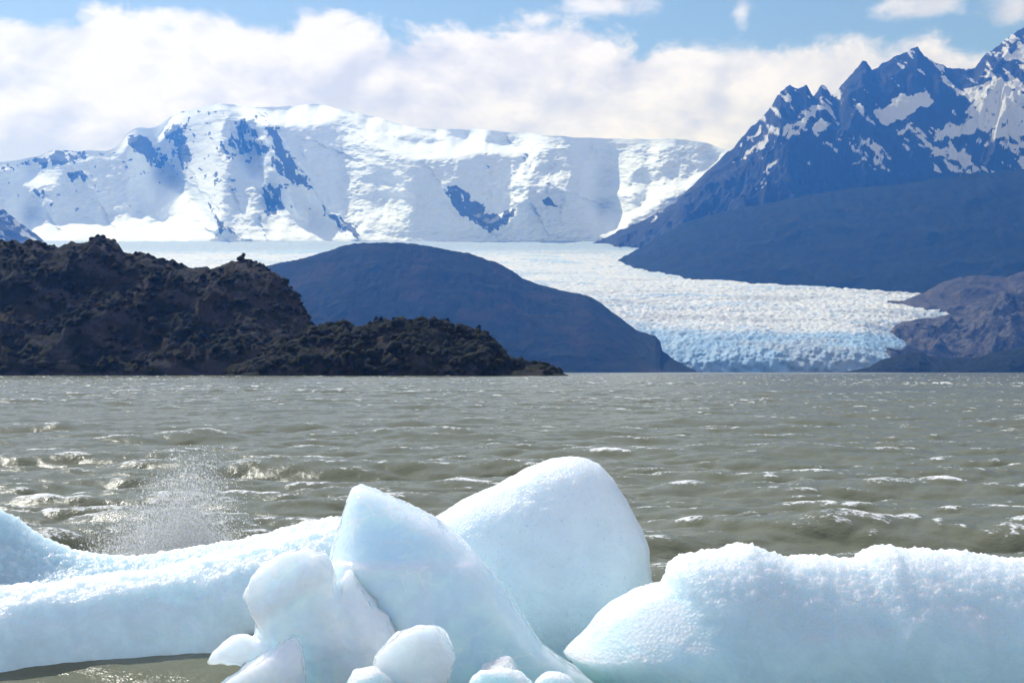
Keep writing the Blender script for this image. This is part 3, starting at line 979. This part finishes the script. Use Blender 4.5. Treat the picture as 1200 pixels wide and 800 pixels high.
tag(o, "olive and brown scrub covering the low headland", "scrub", kind='stuff')

BARK = principled("bark", (0.07, 0.055, 0.045), 0.95, 0.1)[0]
TREE_MAT = leaf_material("tree_leaves", (0.014, 0.020, 0.010), (0.03, 0.034, 0.018), (0.03, 0.03, 0.015))


def tree(px, G, ridge_y, hgt, wid, label, seed):
    X, Y, Z = G
    r = np.random.RandomState(seed)
    row = np.argmin(np.abs(Y[:, 0] - ridge_y))
    col = np.argmin(np.abs(pxu(X[row], Y[row]) - px))
    x, y, z = X[row, col], Y[row, col], Z[row, col] - 0.35
    root = bpy.data.objects.new("tree", None)
    root.location = (x, y, z)
    root.empty_display_size = 0.5
    scene.collection.objects.link(root)
    tag(root, label, "tree", "wind bent trees on the island skyline")
    vs, fs = [], []
    rings = 6
    for i in range(rings):
        t = i / (rings - 1)
        for k in range(7):
            a = k / 7 * 6.283
            rad = 0.16 * hgt / 4 * (1 - 0.75 * t)
            vs.append((rad * math.cos(a) + 0.25 * t * t, rad * math.sin(a), t * hgt * 0.75))
    for i in range(rings - 1):
        for k in range(7):
            fs.append((i * 7 + k, i * 7 + (k + 1) % 7, (i + 1) * 7 + (k + 1) % 7, (i + 1) * 7 + k))
    mesh_obj("trunk", vs, fs, BARK, parent=root)
    n = 420
    u = r.normal(size=(n, 3))
    u /= np.linalg.norm(u, axis=1)[:, None]
    cl = r.randint(0, 6, n)
    cc = np.array([(r.uniform(-.5, .6) * wid * .5, r.uniform(-.5, .5) * wid * .5, hgt * r.uniform(.22, .85)) for _ in range(6)])
    c = cc[cl] + u * (r.uniform(0.3, 1, n) ** .5)[:, None] * np.array([wid * .34, wid * .34, hgt * .19])
    q = r.normal(size=(n, 4, 3)) * 0.20
    mesh_obj("crown", (c[:, None] + q).reshape(-1, 3), np.arange(n * 4).reshape(-1, 4), TREE_MAT, {"hue": np.repeat(r.uniform(0, 1, n), 4)}, smooth=False, parent=root)


IG, HG = (IX, IY, IZ), (HX, HY, HZ)
tree(285, IG, 850, 4.4, 2.8, "lone tree standing on the round shoulder of the large rocky island", 1)
tree(440, HG, 690, 3.8, 2.8, "dark bushy tree at the left of a tree row on top of the headland", 2)
tree(447, HG, 690, 3.2, 2.6, "lower bushy tree just right of the leftmost tree on the headland top", 3)
tree(462, HG, 690, 3.3, 2.2, "small tree at the middle of the headland top, alone between bushes", 4)
tree(521, HG, 690, 3.0, 5.0, "wide flat crowned tree where the headland top begins to fall away", 5)
tree(561, HG, 690, 3.6, 2.0, "slim tree standing above the steep right end of the headland", 6)


# ------------------------------------------------------------------ icebergs
def surface_nets(f, origin, h):
    s = f < 0
    nx, ny, nz = f.shape
    cells = np.zeros((nx - 1, ny - 1, nz - 1), np.int8)
    for i in (0, 1):
        for j in (0, 1):
            for k in (0, 1):
                cells += s[i:nx - 1 + i, j:ny - 1 + j, k:nz - 1 + k]
    act = (cells > 0) & (cells < 8)
    idx = np.full(act.shape, -1, np.int64)
    ci = np.argwhere(act)
    idx[act] = np.arange(len(ci))
    pos = np.zeros((len(ci), 3))
    cnt = np.zeros(len(ci))
    I, J, K = ci.T
    for ax in range(3):
        for o1 in (0, 1):
            for o2 in (0, 1):
                a = [0, 0, 0]
                oth = [q for q in range(3) if q != ax]
                a[oth[0]], a[oth[1]] = o1, o2
                b = list(a)
                b[ax] = 1
                fa = f[I + a[0], J + a[1], K + a[2]]
                fb = f[I + b[0], J + b[1], K + b[2]]
                cr = (fa < 0) != (fb < 0)
                t = np.where(cr, fa / np.where(cr, fa - fb, 1), 0)
                p = np.stack([np.full(len(ci), float(a[q])) for q in range(3)], -1)
                p[:, ax] = t
                pos += p * cr[:, None]
                cnt += cr
    pos = pos / cnt[:, None] + ci
    verts = pos * h + np.array(origin)
    quads = []
    for ax in range(3):
        u, v = (ax + 1) % 3, (ax + 2) % 3
        lo = [slice(None)] * 3
        hi = [slice(None)] * 3
        lo[ax], hi[ax] = slice(0, -1), slice(1, None)
        a, b = s[tuple(lo)], s[tuple(hi)]
        e = np.argwhere(a != b)
        flip = a[tuple(e.T)]
        ok = (e[:, u] > 0) & (e[:, v] > 0) & (e[:, u] < f.shape[u] - 1) & (e[:, v] < f.shape[v] - 1)
        e, flip = e[ok], flip[ok]

        def at(du, dv):
            q = e.copy()
            q[:, u] += du
            q[:, v] += dv
            return idx[tuple(q.T)]
        Q = np.stack([at(-1, -1), at(0, -1), at(0, 0), at(-1, 0)], -1)
        quads.append(np.where(flip[:, None], Q, Q[:, ::-1]))
    return verts, np.concatenate(quads)


def relax(v, q, it, lam=0.5):
    e = np.concatenate([q[:, [0, 1]], q[:, [1, 2]], q[:, [2, 3]], q[:, [3, 0]]])
    for _ in range(it):
        s = np.zeros_like(v)
        c = np.zeros(len(v))
        for k in range(3):
            s[:, k] = np.bincount(e[:, 0], v[e[:, 1], k], len(v)) + np.bincount(e[:, 1], v[e[:, 0], k], len(v))
        c = np.bincount(e[:, 0], minlength=len(v)) + np.bincount(e[:, 1], minlength=len(v))
        v = v + lam * (s / c[:, None] - v)
    return v


def normals(v, q):
    n = np.cross(v[q[:, 2]] - v[q[:, 0]], v[q[:, 3]] - v[q[:, 1]])
    o = np.zeros_like(v)
    for k in range(4):
        for c in range(3):
            o[:, c] += np.bincount(q[:, k], n[:, c], len(v))
    return o / np.maximum(np.linalg.norm(o, axis=1), 1e-12)[:, None]


def W(px, py, D):
    return ((px - 600) * D / F, H - (py - YH) * D / F)


def poly_w(poly, D):
    return [W(x, y, D) for x, y in poly]


def smax(a, b, k):
    h = np.clip(0.5 - 0.5 * (b - a) / k, 0, 1)
    return b + (a - b) * h + k * h * (1 - h)


def smin(a, b, k):
    return -smax(-a, -b, k)


def inflated(poly, D, tf, tb, rad, k=0.03):
    """solid whose outline in the plane y=D is the polygon, bulging tf to the front and tb to the back; tf may be a function of (x, z)"""
    pw = poly_w(poly, D)

    def f(x, y, z):
        x2, z2 = x[:, 0, :], z[:, 0, :]
        sd = in_poly_sd(x2, z2, pw)
        d = np.clip(-sd / rad, 0, 1)
        prof = np.sqrt(np.maximum(1 - (1 - d) ** 2, 0))
        F_ = (tf(x2, z2) if callable(tf) else tf) * prof
        B_ = tb * prof
        g = np.maximum((D - F_)[:, None, :] - y, y - (D + B_)[:, None, :])
        # scale down where the profile is steep so that the field stays smooth
        return smax(g * 0.6, sd[:, None, :] + 0 * y, k)
    return f


def ice_obj(name, field, box, h, mat, relax_it=2, disp=None, clear=None):
    (x0, x1), (y0, y1), (z0, z1) = box
    xs, ys, zs = np.arange(x0, x1, h), np.arange(y0, y1, h), np.arange(z0, z1, h)
    x, y, z = np.meshgrid(xs, ys, zs, indexing='ij')
    f = field(x, y, z)
    f = np.maximum(f, -(z - (z0 + 1.5 * h)))
    f[0], f[-1], f[:, 0], f[:, -1], f[:, :, 0], f[:, :, -1] = (1e-3 + np.maximum(q, 0) for q in (f[0], f[-1], f[:, 0], f[:, -1], f[:, :, 0], f[:, :, -1]))
    v, q = surface_nets(f, (x0, y0, z0), h)
    v = relax(v, q, relax_it)
    at = {}
    if disp:
        n = normals(v, q)
        d = disp(v, n)
        v = v + n * d[:, None]
    if clear:
        at['clear'] = clear(*v.T)
    c = v.mean(0)
    c[2] = 0
    o = mesh_obj(name, v - c, q, mat, at)
    o.location = c
    return o


def ice_material(name, deep, crust, grain, rough, gscale=45.0, crust_amt=1.0, radius=0.22, pits=0.0, height_mix=None, wet=0.0):
    m, g, b = principled(name, deep, rough, 0.5)
    b.inputs['IOR'].default_value = 1.31
    co = coord(g)
    geo = g.new('ShaderNodeNewGeometry')
    sep = g.new('ShaderNodeSeparateXYZ')
    g.l.new(geo.outputs['Normal'], sep.inputs[0])
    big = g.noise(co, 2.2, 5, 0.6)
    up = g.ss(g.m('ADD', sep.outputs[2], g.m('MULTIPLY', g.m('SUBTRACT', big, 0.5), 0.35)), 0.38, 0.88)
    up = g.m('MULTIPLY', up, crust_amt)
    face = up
    veins = g.noise(co, 5.0, 6, 0.65, 0.4)
    dcol = g.mix(g.ss(veins, 0.35, 0.7), deep, tuple(min(1, c * 1.12) for c in deep))
    if height_mix:
        # whiter crust colour in the upper part of the block, deep colour below
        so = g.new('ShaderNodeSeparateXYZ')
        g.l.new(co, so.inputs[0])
        up = g.m('MAXIMUM', up, g.m('MULTIPLY', g.ss(g.m('ADD', so.outputs[2], g.m('MULTIPLY', g.m('SUBTRACT', veins, 0.5), 0.35)), *height_mix), 0.8))
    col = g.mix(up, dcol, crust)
    col = g.mix(g.attr("clear"), col, (0.42, 0.60, 0.67))  # darker blue of the hollow: dimmer light put into the base colour
    if wet:
        ve = g.new('ShaderNodeTexVoronoi', feature='DISTANCE_TO_EDGE')
        ve.inputs['Scale'].default_value = 4.5
        wv = g.new('ShaderNodeVectorMath', operation='ADD')
        nz = g.new('ShaderNodeTexNoise')
        nz.inputs['Scale'].default_value = 3.0
        g.l.new(co, nz.inputs['Vector'])
        sc = g.new('ShaderNodeVectorMath', operation='SCALE')
        sc.inputs['Scale'].default_value = 0.5
        g.l.new(nz.outputs['Color'], sc.inputs[0])
        g.l.new(co, wv.inputs[0])
        g.l.new(sc.outputs[0], wv.inputs[1])
        g.l.new(wv.outputs[0], ve.inputs['Vector'])
        cr = g.m('SUBTRACT', 1.0, g.ss(ve.outputs['Distance'], 0.0, 0.05))
        cr = g.m('MULTIPLY', cr, g.ss(g.noise(co, 2.6, 3, 0.6), 0.48, 0.66))
        col = g.mix(g.m('MULTIPLY', cr, 0.55), col, (0.95, 0.97, 0.98))
        b.inputs['Coat Weight'].default_value = wet
        b.inputs['Coat Roughness'].default_value = 0.04
        b.inputs['Coat IOR'].default_value = 1.31
    if pits:
        pn = g.noise(co, 38, 3, 0.6)
        col = g.mix(g.m('MULTIPLY', g.ss(pn, 0.60, 0.75), pits), col, (0.45, 0.62, 0.70))
    g.l.new(col, b.inputs['Base Color'])
    b.inputs['Subsurface Weight'].default_value = 1.0
    b.inputs['Subsurface Radius'].default_value = (0.72, 0.92, 1.0)
    b.inputs['Subsurface Scale'].default_value = radius
    vo = g.new('ShaderNodeTexVoronoi')
    vo.inputs['Scale'].default_value = gscale
    g.l.new(co, vo.inputs['Vector'])
    hgt = g.m('ADD', g.m('MULTIPLY', vo.outputs['Distance'], 0.8), g.noise(co, gscale * 0.45, 6, 0.7))
    if wet:
        hgt = g.m('ADD', g.m('MULTIPLY', hgt, 0.5), g.m('MULTIPLY', g.noise(co, 8.0, 3, 0.5, 0.6), 9.0))
        face = 1.0
    gr = g.m('ADD', g.m('MULTIPLY', face, 1.0 - 0.3), 0.3)
    bump(g, b, g.m('MULTIPLY', hgt, gr), grain, 0.03)
    g.l.new(g.m('ADD', g.m('MULTIPLY', g.noise(co, 60, 2, 0.5), 0.25), max(rough - 0.12, 0.02)), b.inputs['Roughness'])
    return m


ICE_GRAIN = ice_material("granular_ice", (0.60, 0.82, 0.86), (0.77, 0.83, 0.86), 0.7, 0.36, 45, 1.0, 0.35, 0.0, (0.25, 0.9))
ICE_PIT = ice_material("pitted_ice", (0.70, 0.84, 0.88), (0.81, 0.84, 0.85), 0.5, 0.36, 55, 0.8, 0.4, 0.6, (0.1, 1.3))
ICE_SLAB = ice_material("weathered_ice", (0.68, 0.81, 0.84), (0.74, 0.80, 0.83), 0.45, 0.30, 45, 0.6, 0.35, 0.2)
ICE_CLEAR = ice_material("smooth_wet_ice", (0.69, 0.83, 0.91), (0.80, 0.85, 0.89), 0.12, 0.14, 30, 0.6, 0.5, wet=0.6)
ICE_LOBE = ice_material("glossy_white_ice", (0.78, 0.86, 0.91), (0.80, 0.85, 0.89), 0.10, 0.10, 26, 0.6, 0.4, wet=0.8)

PI1, PI2, PI3 = Perlin(91), Perlin(92), Perlin(93)


def faceted(field, seed, n=14, lo=0.03, hi=0.10, k=0.004):
    """slice thin caps off a lump so that melt facets meet in edges"""
    def f(x, y, z):
        v = field(x, y, z)
        ins = v < 0
        if not ins.any():
            return v
        p = np.stack([x[ins], y[ins], z[ins]], -1)
        r = np.random.RandomState(seed)
        for _ in range(n):
            d = r.normal(size=3)
            d[1] = -abs(d[1]) * 1.2 if r.uniform() < 0.75 else d[1]
            d[2] = max(d[2], -0.35)
            d /= np.linalg.norm(d)
            t = p @ d
            cut = t.max() - (t.max() - t.min()) * r.uniform(lo, hi)
            v = smax(v, (x * d[0] + y * d[1] + z * d[2] - cut) * 0.8, k)
        return v
    return f


def disp_of(big, bs, small, ss_, crust=0.0, cs=14.0, zlo=0.3, zhi=0.7, scal=0.0, scs=0.25):
    def d(v, n):
        x, y, z = v.T
        r = big * fbm(PI1, x / bs, y / bs, z / bs, octaves=3)
        if scal:
            # melt hollows that meet in sharp edges
            r = r - scal * (1 - np.minimum(np.abs(PI3(x / scs, y / scs, z / scs * 0.8)) * 2.2, 1)) * -1 - scal * 0.4 * np.abs(PI1(x / scs * 2.1, y / scs * 2.1, z / scs * 2.1)) * 2
        if small:
            r = r + small * fbm(PI2, x / ss_, y / ss_, z / ss_, octaves=2)
        if crust:
            w = sstep(n[:, 2], -0.1, 0.7)
            r = r + crust * w * (np.abs(fbm(PI3, x * cs, y * cs, z * cs, octaves=3, gain=0.6)) - 0.1) * sstep(z, zlo, zhi)
        return r
    return d


def build_dome():
    D = 10.45
    poly = [(470, 640), (490, 618), (508, 603), (540, 583), (580, 565), (620, 548), (648, 537), (672, 533), (690, 536), (705, 543), (722, 560), (740, 588), (753, 620), (762, 655), (767, 690), (768, 720),
            (764, 760), (755, 800), (745, 880), (420, 880), (430, 720)]

    def tf(x, z):
        # the face leans back towards the top
        return 0.52 - 0.24 * sstep(z, 0.2, 1.35) + 0.10 * sstep(x, -0.6, 0.6)
    f = inflated(poly, D, tf, 0.55, 0.42, 0.08)
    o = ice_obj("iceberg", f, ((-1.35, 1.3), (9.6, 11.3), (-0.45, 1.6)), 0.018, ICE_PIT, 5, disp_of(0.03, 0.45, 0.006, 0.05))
    tag(o, "tall rounded dome of pale blue ice behind the pointed berg", "iceberg")


def build_right():
    D = 8.75
    poly = [(800, 960), (752, 840), (704, 803), (678, 783), (657, 764), (668, 756), (684, 744), (700, 722), (718, 706), (748, 692), (778, 684), (783, 664), (800, 651), (840, 646), (860, 640), (876, 637), (895, 643), (925, 653), (950, 651),
            (985, 654), (1010, 656), (1018, 646), (1045, 642), (1058, 648), (1085, 646), (1100, 648), (1130, 647), (1160, 651), (1200, 655), (1300, 662), (1420, 690), (1460, 760), (1470, 900), (1440, 960)]

    def tf(x, z):
        return 0.62 - 0.16 * sstep(z, 0.1, 0.85)
    f = inflated(poly, D, tf, 0.75, 0.55, 0.06)
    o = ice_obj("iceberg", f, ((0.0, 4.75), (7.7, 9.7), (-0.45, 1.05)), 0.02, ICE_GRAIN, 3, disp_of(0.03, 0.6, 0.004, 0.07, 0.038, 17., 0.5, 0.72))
    tag(o, "long white ice slab with granular crusty top at the right", "iceberg")


def build_left():
    def clear(x, y, z):  # blue ice tint that also paints the hollow's weaker light into the colour
        q = y - (9.45 + (x + 3.46) * 0.33) + 0.12 * fbm(PI2, x * 2.5, y * 2.5, octaves=3)
        return 0.6 * sstep(q, 0.48, 0.66) * (1 - 0.7 * sstep(q, 1.12, 1.24)) * (1 - 0.5 * sstep(x, -2.2, -1.4))
    zf_pts = [(-4.6, 0.46), (-3.6, 0.485), (-3.0, 0.52), (-2.6, 0.56), (-2.2, 0.63), (-1.8, 0.72), (-1.3, 0.83), (-0.8, 0.86)]
    zb_pts = [(-5.0, 1.15), (-4.5, 1.13), (-4.1, 1.06), (-3.84, 0.97), (-3.65, 0.83), (-3.45, 0.69), (-3.22, 0.61), (-3.0, 0.58), (-2.6, 0.60), (-2.35, 0.64), (-1.9, 0.73), (-1.3, 0.835), (-0.8, 0.87)]

    def f(x, y, z):
        yf = 9.45 + (x + 3.46) * 0.33 + 0.05 * np.sin(x * 2.3)
        s = y - yf
        zf = smooth_interp(zf_pts, x)
        zb = smooth_interp(zb_pts, x)
        prof_s = [-0.3, -0.06, 0.0, 0.10, 0.24, 0.44, 0.62]
        prof_v = [-0.9, -0.25, 0.05, 0.50, 0.83, 0.985, 1.0]
        front = np.interp(s, prof_s, prof_v) * zf
        back = zf - 0.05 * np.exp(-((s - 0.78) / 0.2) ** 2) + (zb - zf) * sstep(s, 0.62, 1.15)
        top = np.where(s < 0.62, front, back)
        top = top - 1.8 * np.clip(s - 1.28, 0, 9) ** 1.3 * 1.2
        g = (z - top) * 0.55
        g = smax(g, x + 0.95, 0.08)
        # arch melted out at the waterline on the right end
        ax, az = W(292, 772, 9.85)
        a = np.sqrt(((x - ax) / 0.27) ** 2 + ((y - 9.7) / 0.55) ** 2 + ((z - az + 0.02) / 0.21) ** 2) - 1
        g = smax(g, -a * 0.2, 0.03)
        return g
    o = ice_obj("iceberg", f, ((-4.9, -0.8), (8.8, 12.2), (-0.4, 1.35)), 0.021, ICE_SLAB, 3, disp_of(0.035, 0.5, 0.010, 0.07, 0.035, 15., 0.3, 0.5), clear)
    tag(o, "long low grey blue ice slab with hollow back at the left", "iceberg")


def build_pointed():
    D = 9.2
    poly = [(418, 569), (432, 572), (470, 588), (508, 608), (535, 628), (556, 646), (574, 665), (592, 690), (612, 720), (636, 755), (665, 778), (700, 797), (740, 815), (800, 850), (820, 930), (340, 930), (360, 740), (386, 650), (398, 612), (406, 586), (411, 573)]
    xk, _ = W(420, 600, D)
    xc, _ = W(508, 700, D)
    _, zt = W(418, 569, D)
    _, zl = W(500, 652, D)

    def tf(x, z):
        up = 0.10 + 0.26 * np.clip((zt - z) / (zt - zl), 0, 1)
        low = 0.425 + 0.07 * np.clip((zl - z), 0, 1)
        t = up + (low - up) * sstep(-z, -zl - 0.02, -zl + 0.03)
        t = t - 0.25 * np.clip(x - xc, 0, 9)            # right part of the face turns away
        t = t - 0.9 * np.clip(xk - x, 0, 9)             # left frosted facet
        t = t - 0.02 * sstep(x - xc + 0.05 * (z - zl), -0.012, 0.012) * (z < zl)
        return np.maximum(t, 0.04)
    f = inflated(poly, D, tf, 0.4, 0.10, 0.02)
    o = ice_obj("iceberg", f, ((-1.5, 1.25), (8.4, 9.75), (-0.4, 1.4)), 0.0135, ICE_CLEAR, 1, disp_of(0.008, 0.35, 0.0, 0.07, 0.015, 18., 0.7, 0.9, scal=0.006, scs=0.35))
    tag(o, "pointed smooth blue berg with a flat ledge at centre", "iceberg")


def build_lobed():
    P1 = [(284, 699), (295, 680), (312, 660), (331, 647), (357, 643), (378, 650), (392, 668), (398, 700), (412, 762), (335, 785), (304, 742), (300, 724)]
    P2 = [(296, 722), (330, 700), (365, 665), (388, 685), (396, 684), (404, 672), (414, 667), (424, 668), (434, 688), (442, 712), (466, 738), (495, 765), (520, 830), (520, 920), (290, 920), (292, 790), (300, 760), (297, 740)]
    P3 = [(232, 830), (256, 800), (279, 787), (311, 767), (330, 751), (345, 748), (353, 760), (362, 800), (370, 920), (220, 920)]
    P4 = [(243, 777), (253, 761), (272, 745), (288, 741), (304, 748), (335, 765), (330, 790), (302, 786), (288, 779), (266, 779)]
    (lx0, lz0), (lx1, lz1) = W(292, 726, 8.55), W(372, 668, 8.55)
    ln = math.hypot(lx1 - lx0, lz1 - lz0)

    def leaf(x, z):
        d = ((x - lx0) * (lz1 - lz0) - (z - lz0) * (lx1 - lx0)) / ln      # positive below the rib that crosses the lobe
        return 0.07 + 0.09 * sstep(d, -0.10, 0.012) - 0.05 * sstep(d, 0.02, 0.10)
    fs = [faceted(q, 70 + i, 14, 0.01, (0.035, 0.08, 0.08)[i]) if i < 3 else q for i, q in enumerate([inflated(P1, 8.58, leaf, 0.2, 0.05, 0.012), inflated(P2, 8.72, 0.24, 0.25, 0.12, 0.02), inflated(P3, 8.38, 0.16, 0.25, 0.07, 0.015), inflated(P4, 8.50, 0.07, 0.07, 0.06, 0.015)])]

    def f(x, y, z):
        r = fs[0](x, y, z)
        for g, k in zip(fs[1:], (0.04, 0.05, 0.03)):
            r = smin(r, g(x, y, z), k)
        # groove between the leaf-shaped lobe and the little peak
        gx, gz = W(395, 700, 8.45)
        c = np.sqrt(((x - gx + 0.35 * (z - gz)) / 0.07) ** 2 + ((y - 8.36) / 0.12) ** 2 + ((z - gz) / 0.22) ** 2) - 1
        return smax(r, -c * 0.08, 0.04)
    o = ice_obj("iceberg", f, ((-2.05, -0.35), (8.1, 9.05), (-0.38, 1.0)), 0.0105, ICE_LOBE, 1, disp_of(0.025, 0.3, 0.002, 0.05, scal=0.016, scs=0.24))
    tag(o, "sculpted white berg with leaf shaped lobe, little peak and side fin", "iceberg")


def chunk(name, poly, D, tf, tb, rad, mat, label, box, big=0.015, it=1):
    f = faceted(inflated(poly, D, tf, tb, rad, 0.02), int(abs(D * 1000)) % 97, 16, 0.01, 0.10)
    o = ice_obj(name, f, box, 0.011, mat, it, disp_of(big, 0.14, 0.003, 0.03, scal=0.007, scs=0.16))
    return tag(o, label, "ice chunk", "small ice chunks in front of the bergs")


build_dome()
build_right()
build_left()
build_pointed()
build_lobed()
chunk("ice_chunk", [(438, 775), (445, 758), (464, 739), (487, 732), (512, 734), (530, 744), (536, 758), (530, 785), (518, 820), (510, 910), (430, 910), (428, 820)], 8.15, 0.14, 0.14, 0.05, ICE_LOBE,
      "rounded translucent ice chunk with flat top between the sculpted berg and pointed berg", ((-0.95, -0.2), (7.85, 8.45), (-0.35, 0.7)), 0.01)
chunk("ice_chunk", [(385, 815), (402, 793), (418, 784), (435, 780), (461, 788), (480, 802), (490, 850), (485, 910), (380, 910)], 7.95, 0.11, 0.12, 0.05, ICE_GRAIN,
      "low rounded ice chunk poking up at the bottom edge, below the translucent chunk", ((-1.2, -0.4), (7.75, 8.2), (-0.32, 0.45)))
chunk("ice_chunk", [(560, 800), (564, 777), (574, 769), (592, 768), (610, 773), (617, 782), (618, 800), (612, 900), (560, 900)], 8.42, 0.07, 0.08, 0.035, ICE_GRAIN,
      "small white ice lump at the rear of three in front of the blue face", ((-0.3, 0.2), (8.25, 8.6), (-0.3, 0.5)))
chunk("ice_chunk", [(545, 815), (551, 793), (566, 786), (590, 784), (612, 788), (626, 800), (634, 900), (540, 900)], 8.18, 0.10, 0.10, 0.045, ICE_GRAIN,
      "broad flat white ice lump in front of the rear lump, at the bottom edge", ((-0.4, 0.25), (7.95, 8.4), (-0.3, 0.45)))
chunk("ice_chunk", [(618, 820), (628, 797), (640, 788), (655, 787), (670, 794), (682, 815), (690, 900), (612, 900)], 8.22, 0.10, 0.10, 0.045, ICE_GRAIN,
      "small white ice lump at the right of three, nearest the right slab", ((0.0, 0.55), (8.0, 8.45), (-0.3, 0.45)))


# ------------------------------------------------------------------ spray thrown up behind the left slab
def build_spray():
    r = np.random.RandomState(8)
    vs, fs, off = [], [], 0
    octv = np.array([(1, 0, 0), (-1, 0, 0), (0, 1, 0), (0, -1, 0), (0, 0, 1), (0, 0, -1)], float)
    octf = np.array([(0, 2, 4), (2, 1, 4), (1, 3, 4), (3, 0, 4), (2, 0, 5), (1, 2, 5), (3, 1, 5), (0, 3, 5)])
    n = 110000
    cx, cy_ = -3.02, 12.3
    lobe = r.choice(4, n, p=[.34, .26, .22, .18])
    top = np.array([1.15, 0.95, 0.65, 0.5])[lobe]
    hgt = top * r.beta(1.0, 2.0, n)
    x = cx + np.array([0.16, 0.0, -0.30, 0.30])[lobe] + r.normal(0, 1, n) * (0.22 - 0.06 * hgt) + 0.10 * hgt
    y = cy_ + r.normal(0, 0.20, n)
    z = 0.22 + hgt
    s = r.gamma(1.4, 0.0007, n) + 0.0009
    bigs = r.uniform(size=n) < 0.02
    s[bigs] += r.uniform(0.003, 0.008, bigs.sum())
    c = np.stack([x, y, z], -1)
    v = c[:, None] + octv[None] * s[:, None, None] * (1 + r.uniform(-.3, .6, (n, 6, 1)))
    fc = (octf[None] + (np.arange(n) * 6)[:, None, None]).reshape(-1, 3)
    m, g, b = principled("spray_drops", (0.92, 0.92, 0.92), 0.25, 0.5)
    tr = g.new('ShaderNodeBsdfTranslucent')
    tr.inputs['Color'].default_value = (0.95, 0.95, 0.95, 1)
    mx = g.new('ShaderNodeMixShader')
    mx.inputs[0].default_value = 0.6
    g.l.new(b.outputs[0], mx.inputs[1])
    g.l.new(tr.outputs[0], mx.inputs[2])
    g.l.new(mx.outputs[0], g.n["Material Output"].inputs['Surface'])
    o = mesh_obj("spray", v.reshape(-1, 3), fc, m)
    tag(o, "burst of white water spray thrown up behind the left ice slab", "spray", kind='stuff')


build_spray()


# ------------------------------------------------------------------ air
def build_haze():
    x0, x1, y0, y1, z0, z1 = -31000, 31000, -3500, 31000, -14.5, 3300
    v = [(x, y, z) for z in (z0, z1) for y in (y0, y1) for x in (x0, x1)]
    fc = [(0, 2, 3, 1), (4, 5, 7, 6), (0, 1, 5, 4), (2, 6, 7, 3), (0, 4, 6, 2), (1, 3, 7, 5)]
    m = bpy.data.materials.new("air")
    m.use_nodes = True
    g = NT(m.node_tree)
    g.n.clear()
    p = g.new('ShaderNodeVolumePrincipled')
    p.inputs['Color'].default_value = HAZE_COLOR
    p.inputs['Absorption Color'].default_value = (1, 1, 1, 1)
    p.inputs['Density'].default_value = HAZE_DENSITY
    p.inputs['Anisotropy'].default_value = 0.4
    o_ = g.new('ShaderNodeOutputMaterial')
    g.l.new(p.outputs[0], o_.inputs['Volume'])
    o = mesh_obj("haze", v, fc, m, smooth=False)
    tag(o, "blue haze filling the air over the lake and glacier valley", "haze", kind='stuff')


HAZE_COLOR = (0.045, 0.245, 1.0, 1)
HAZE_DENSITY = 0.00007
build_haze()
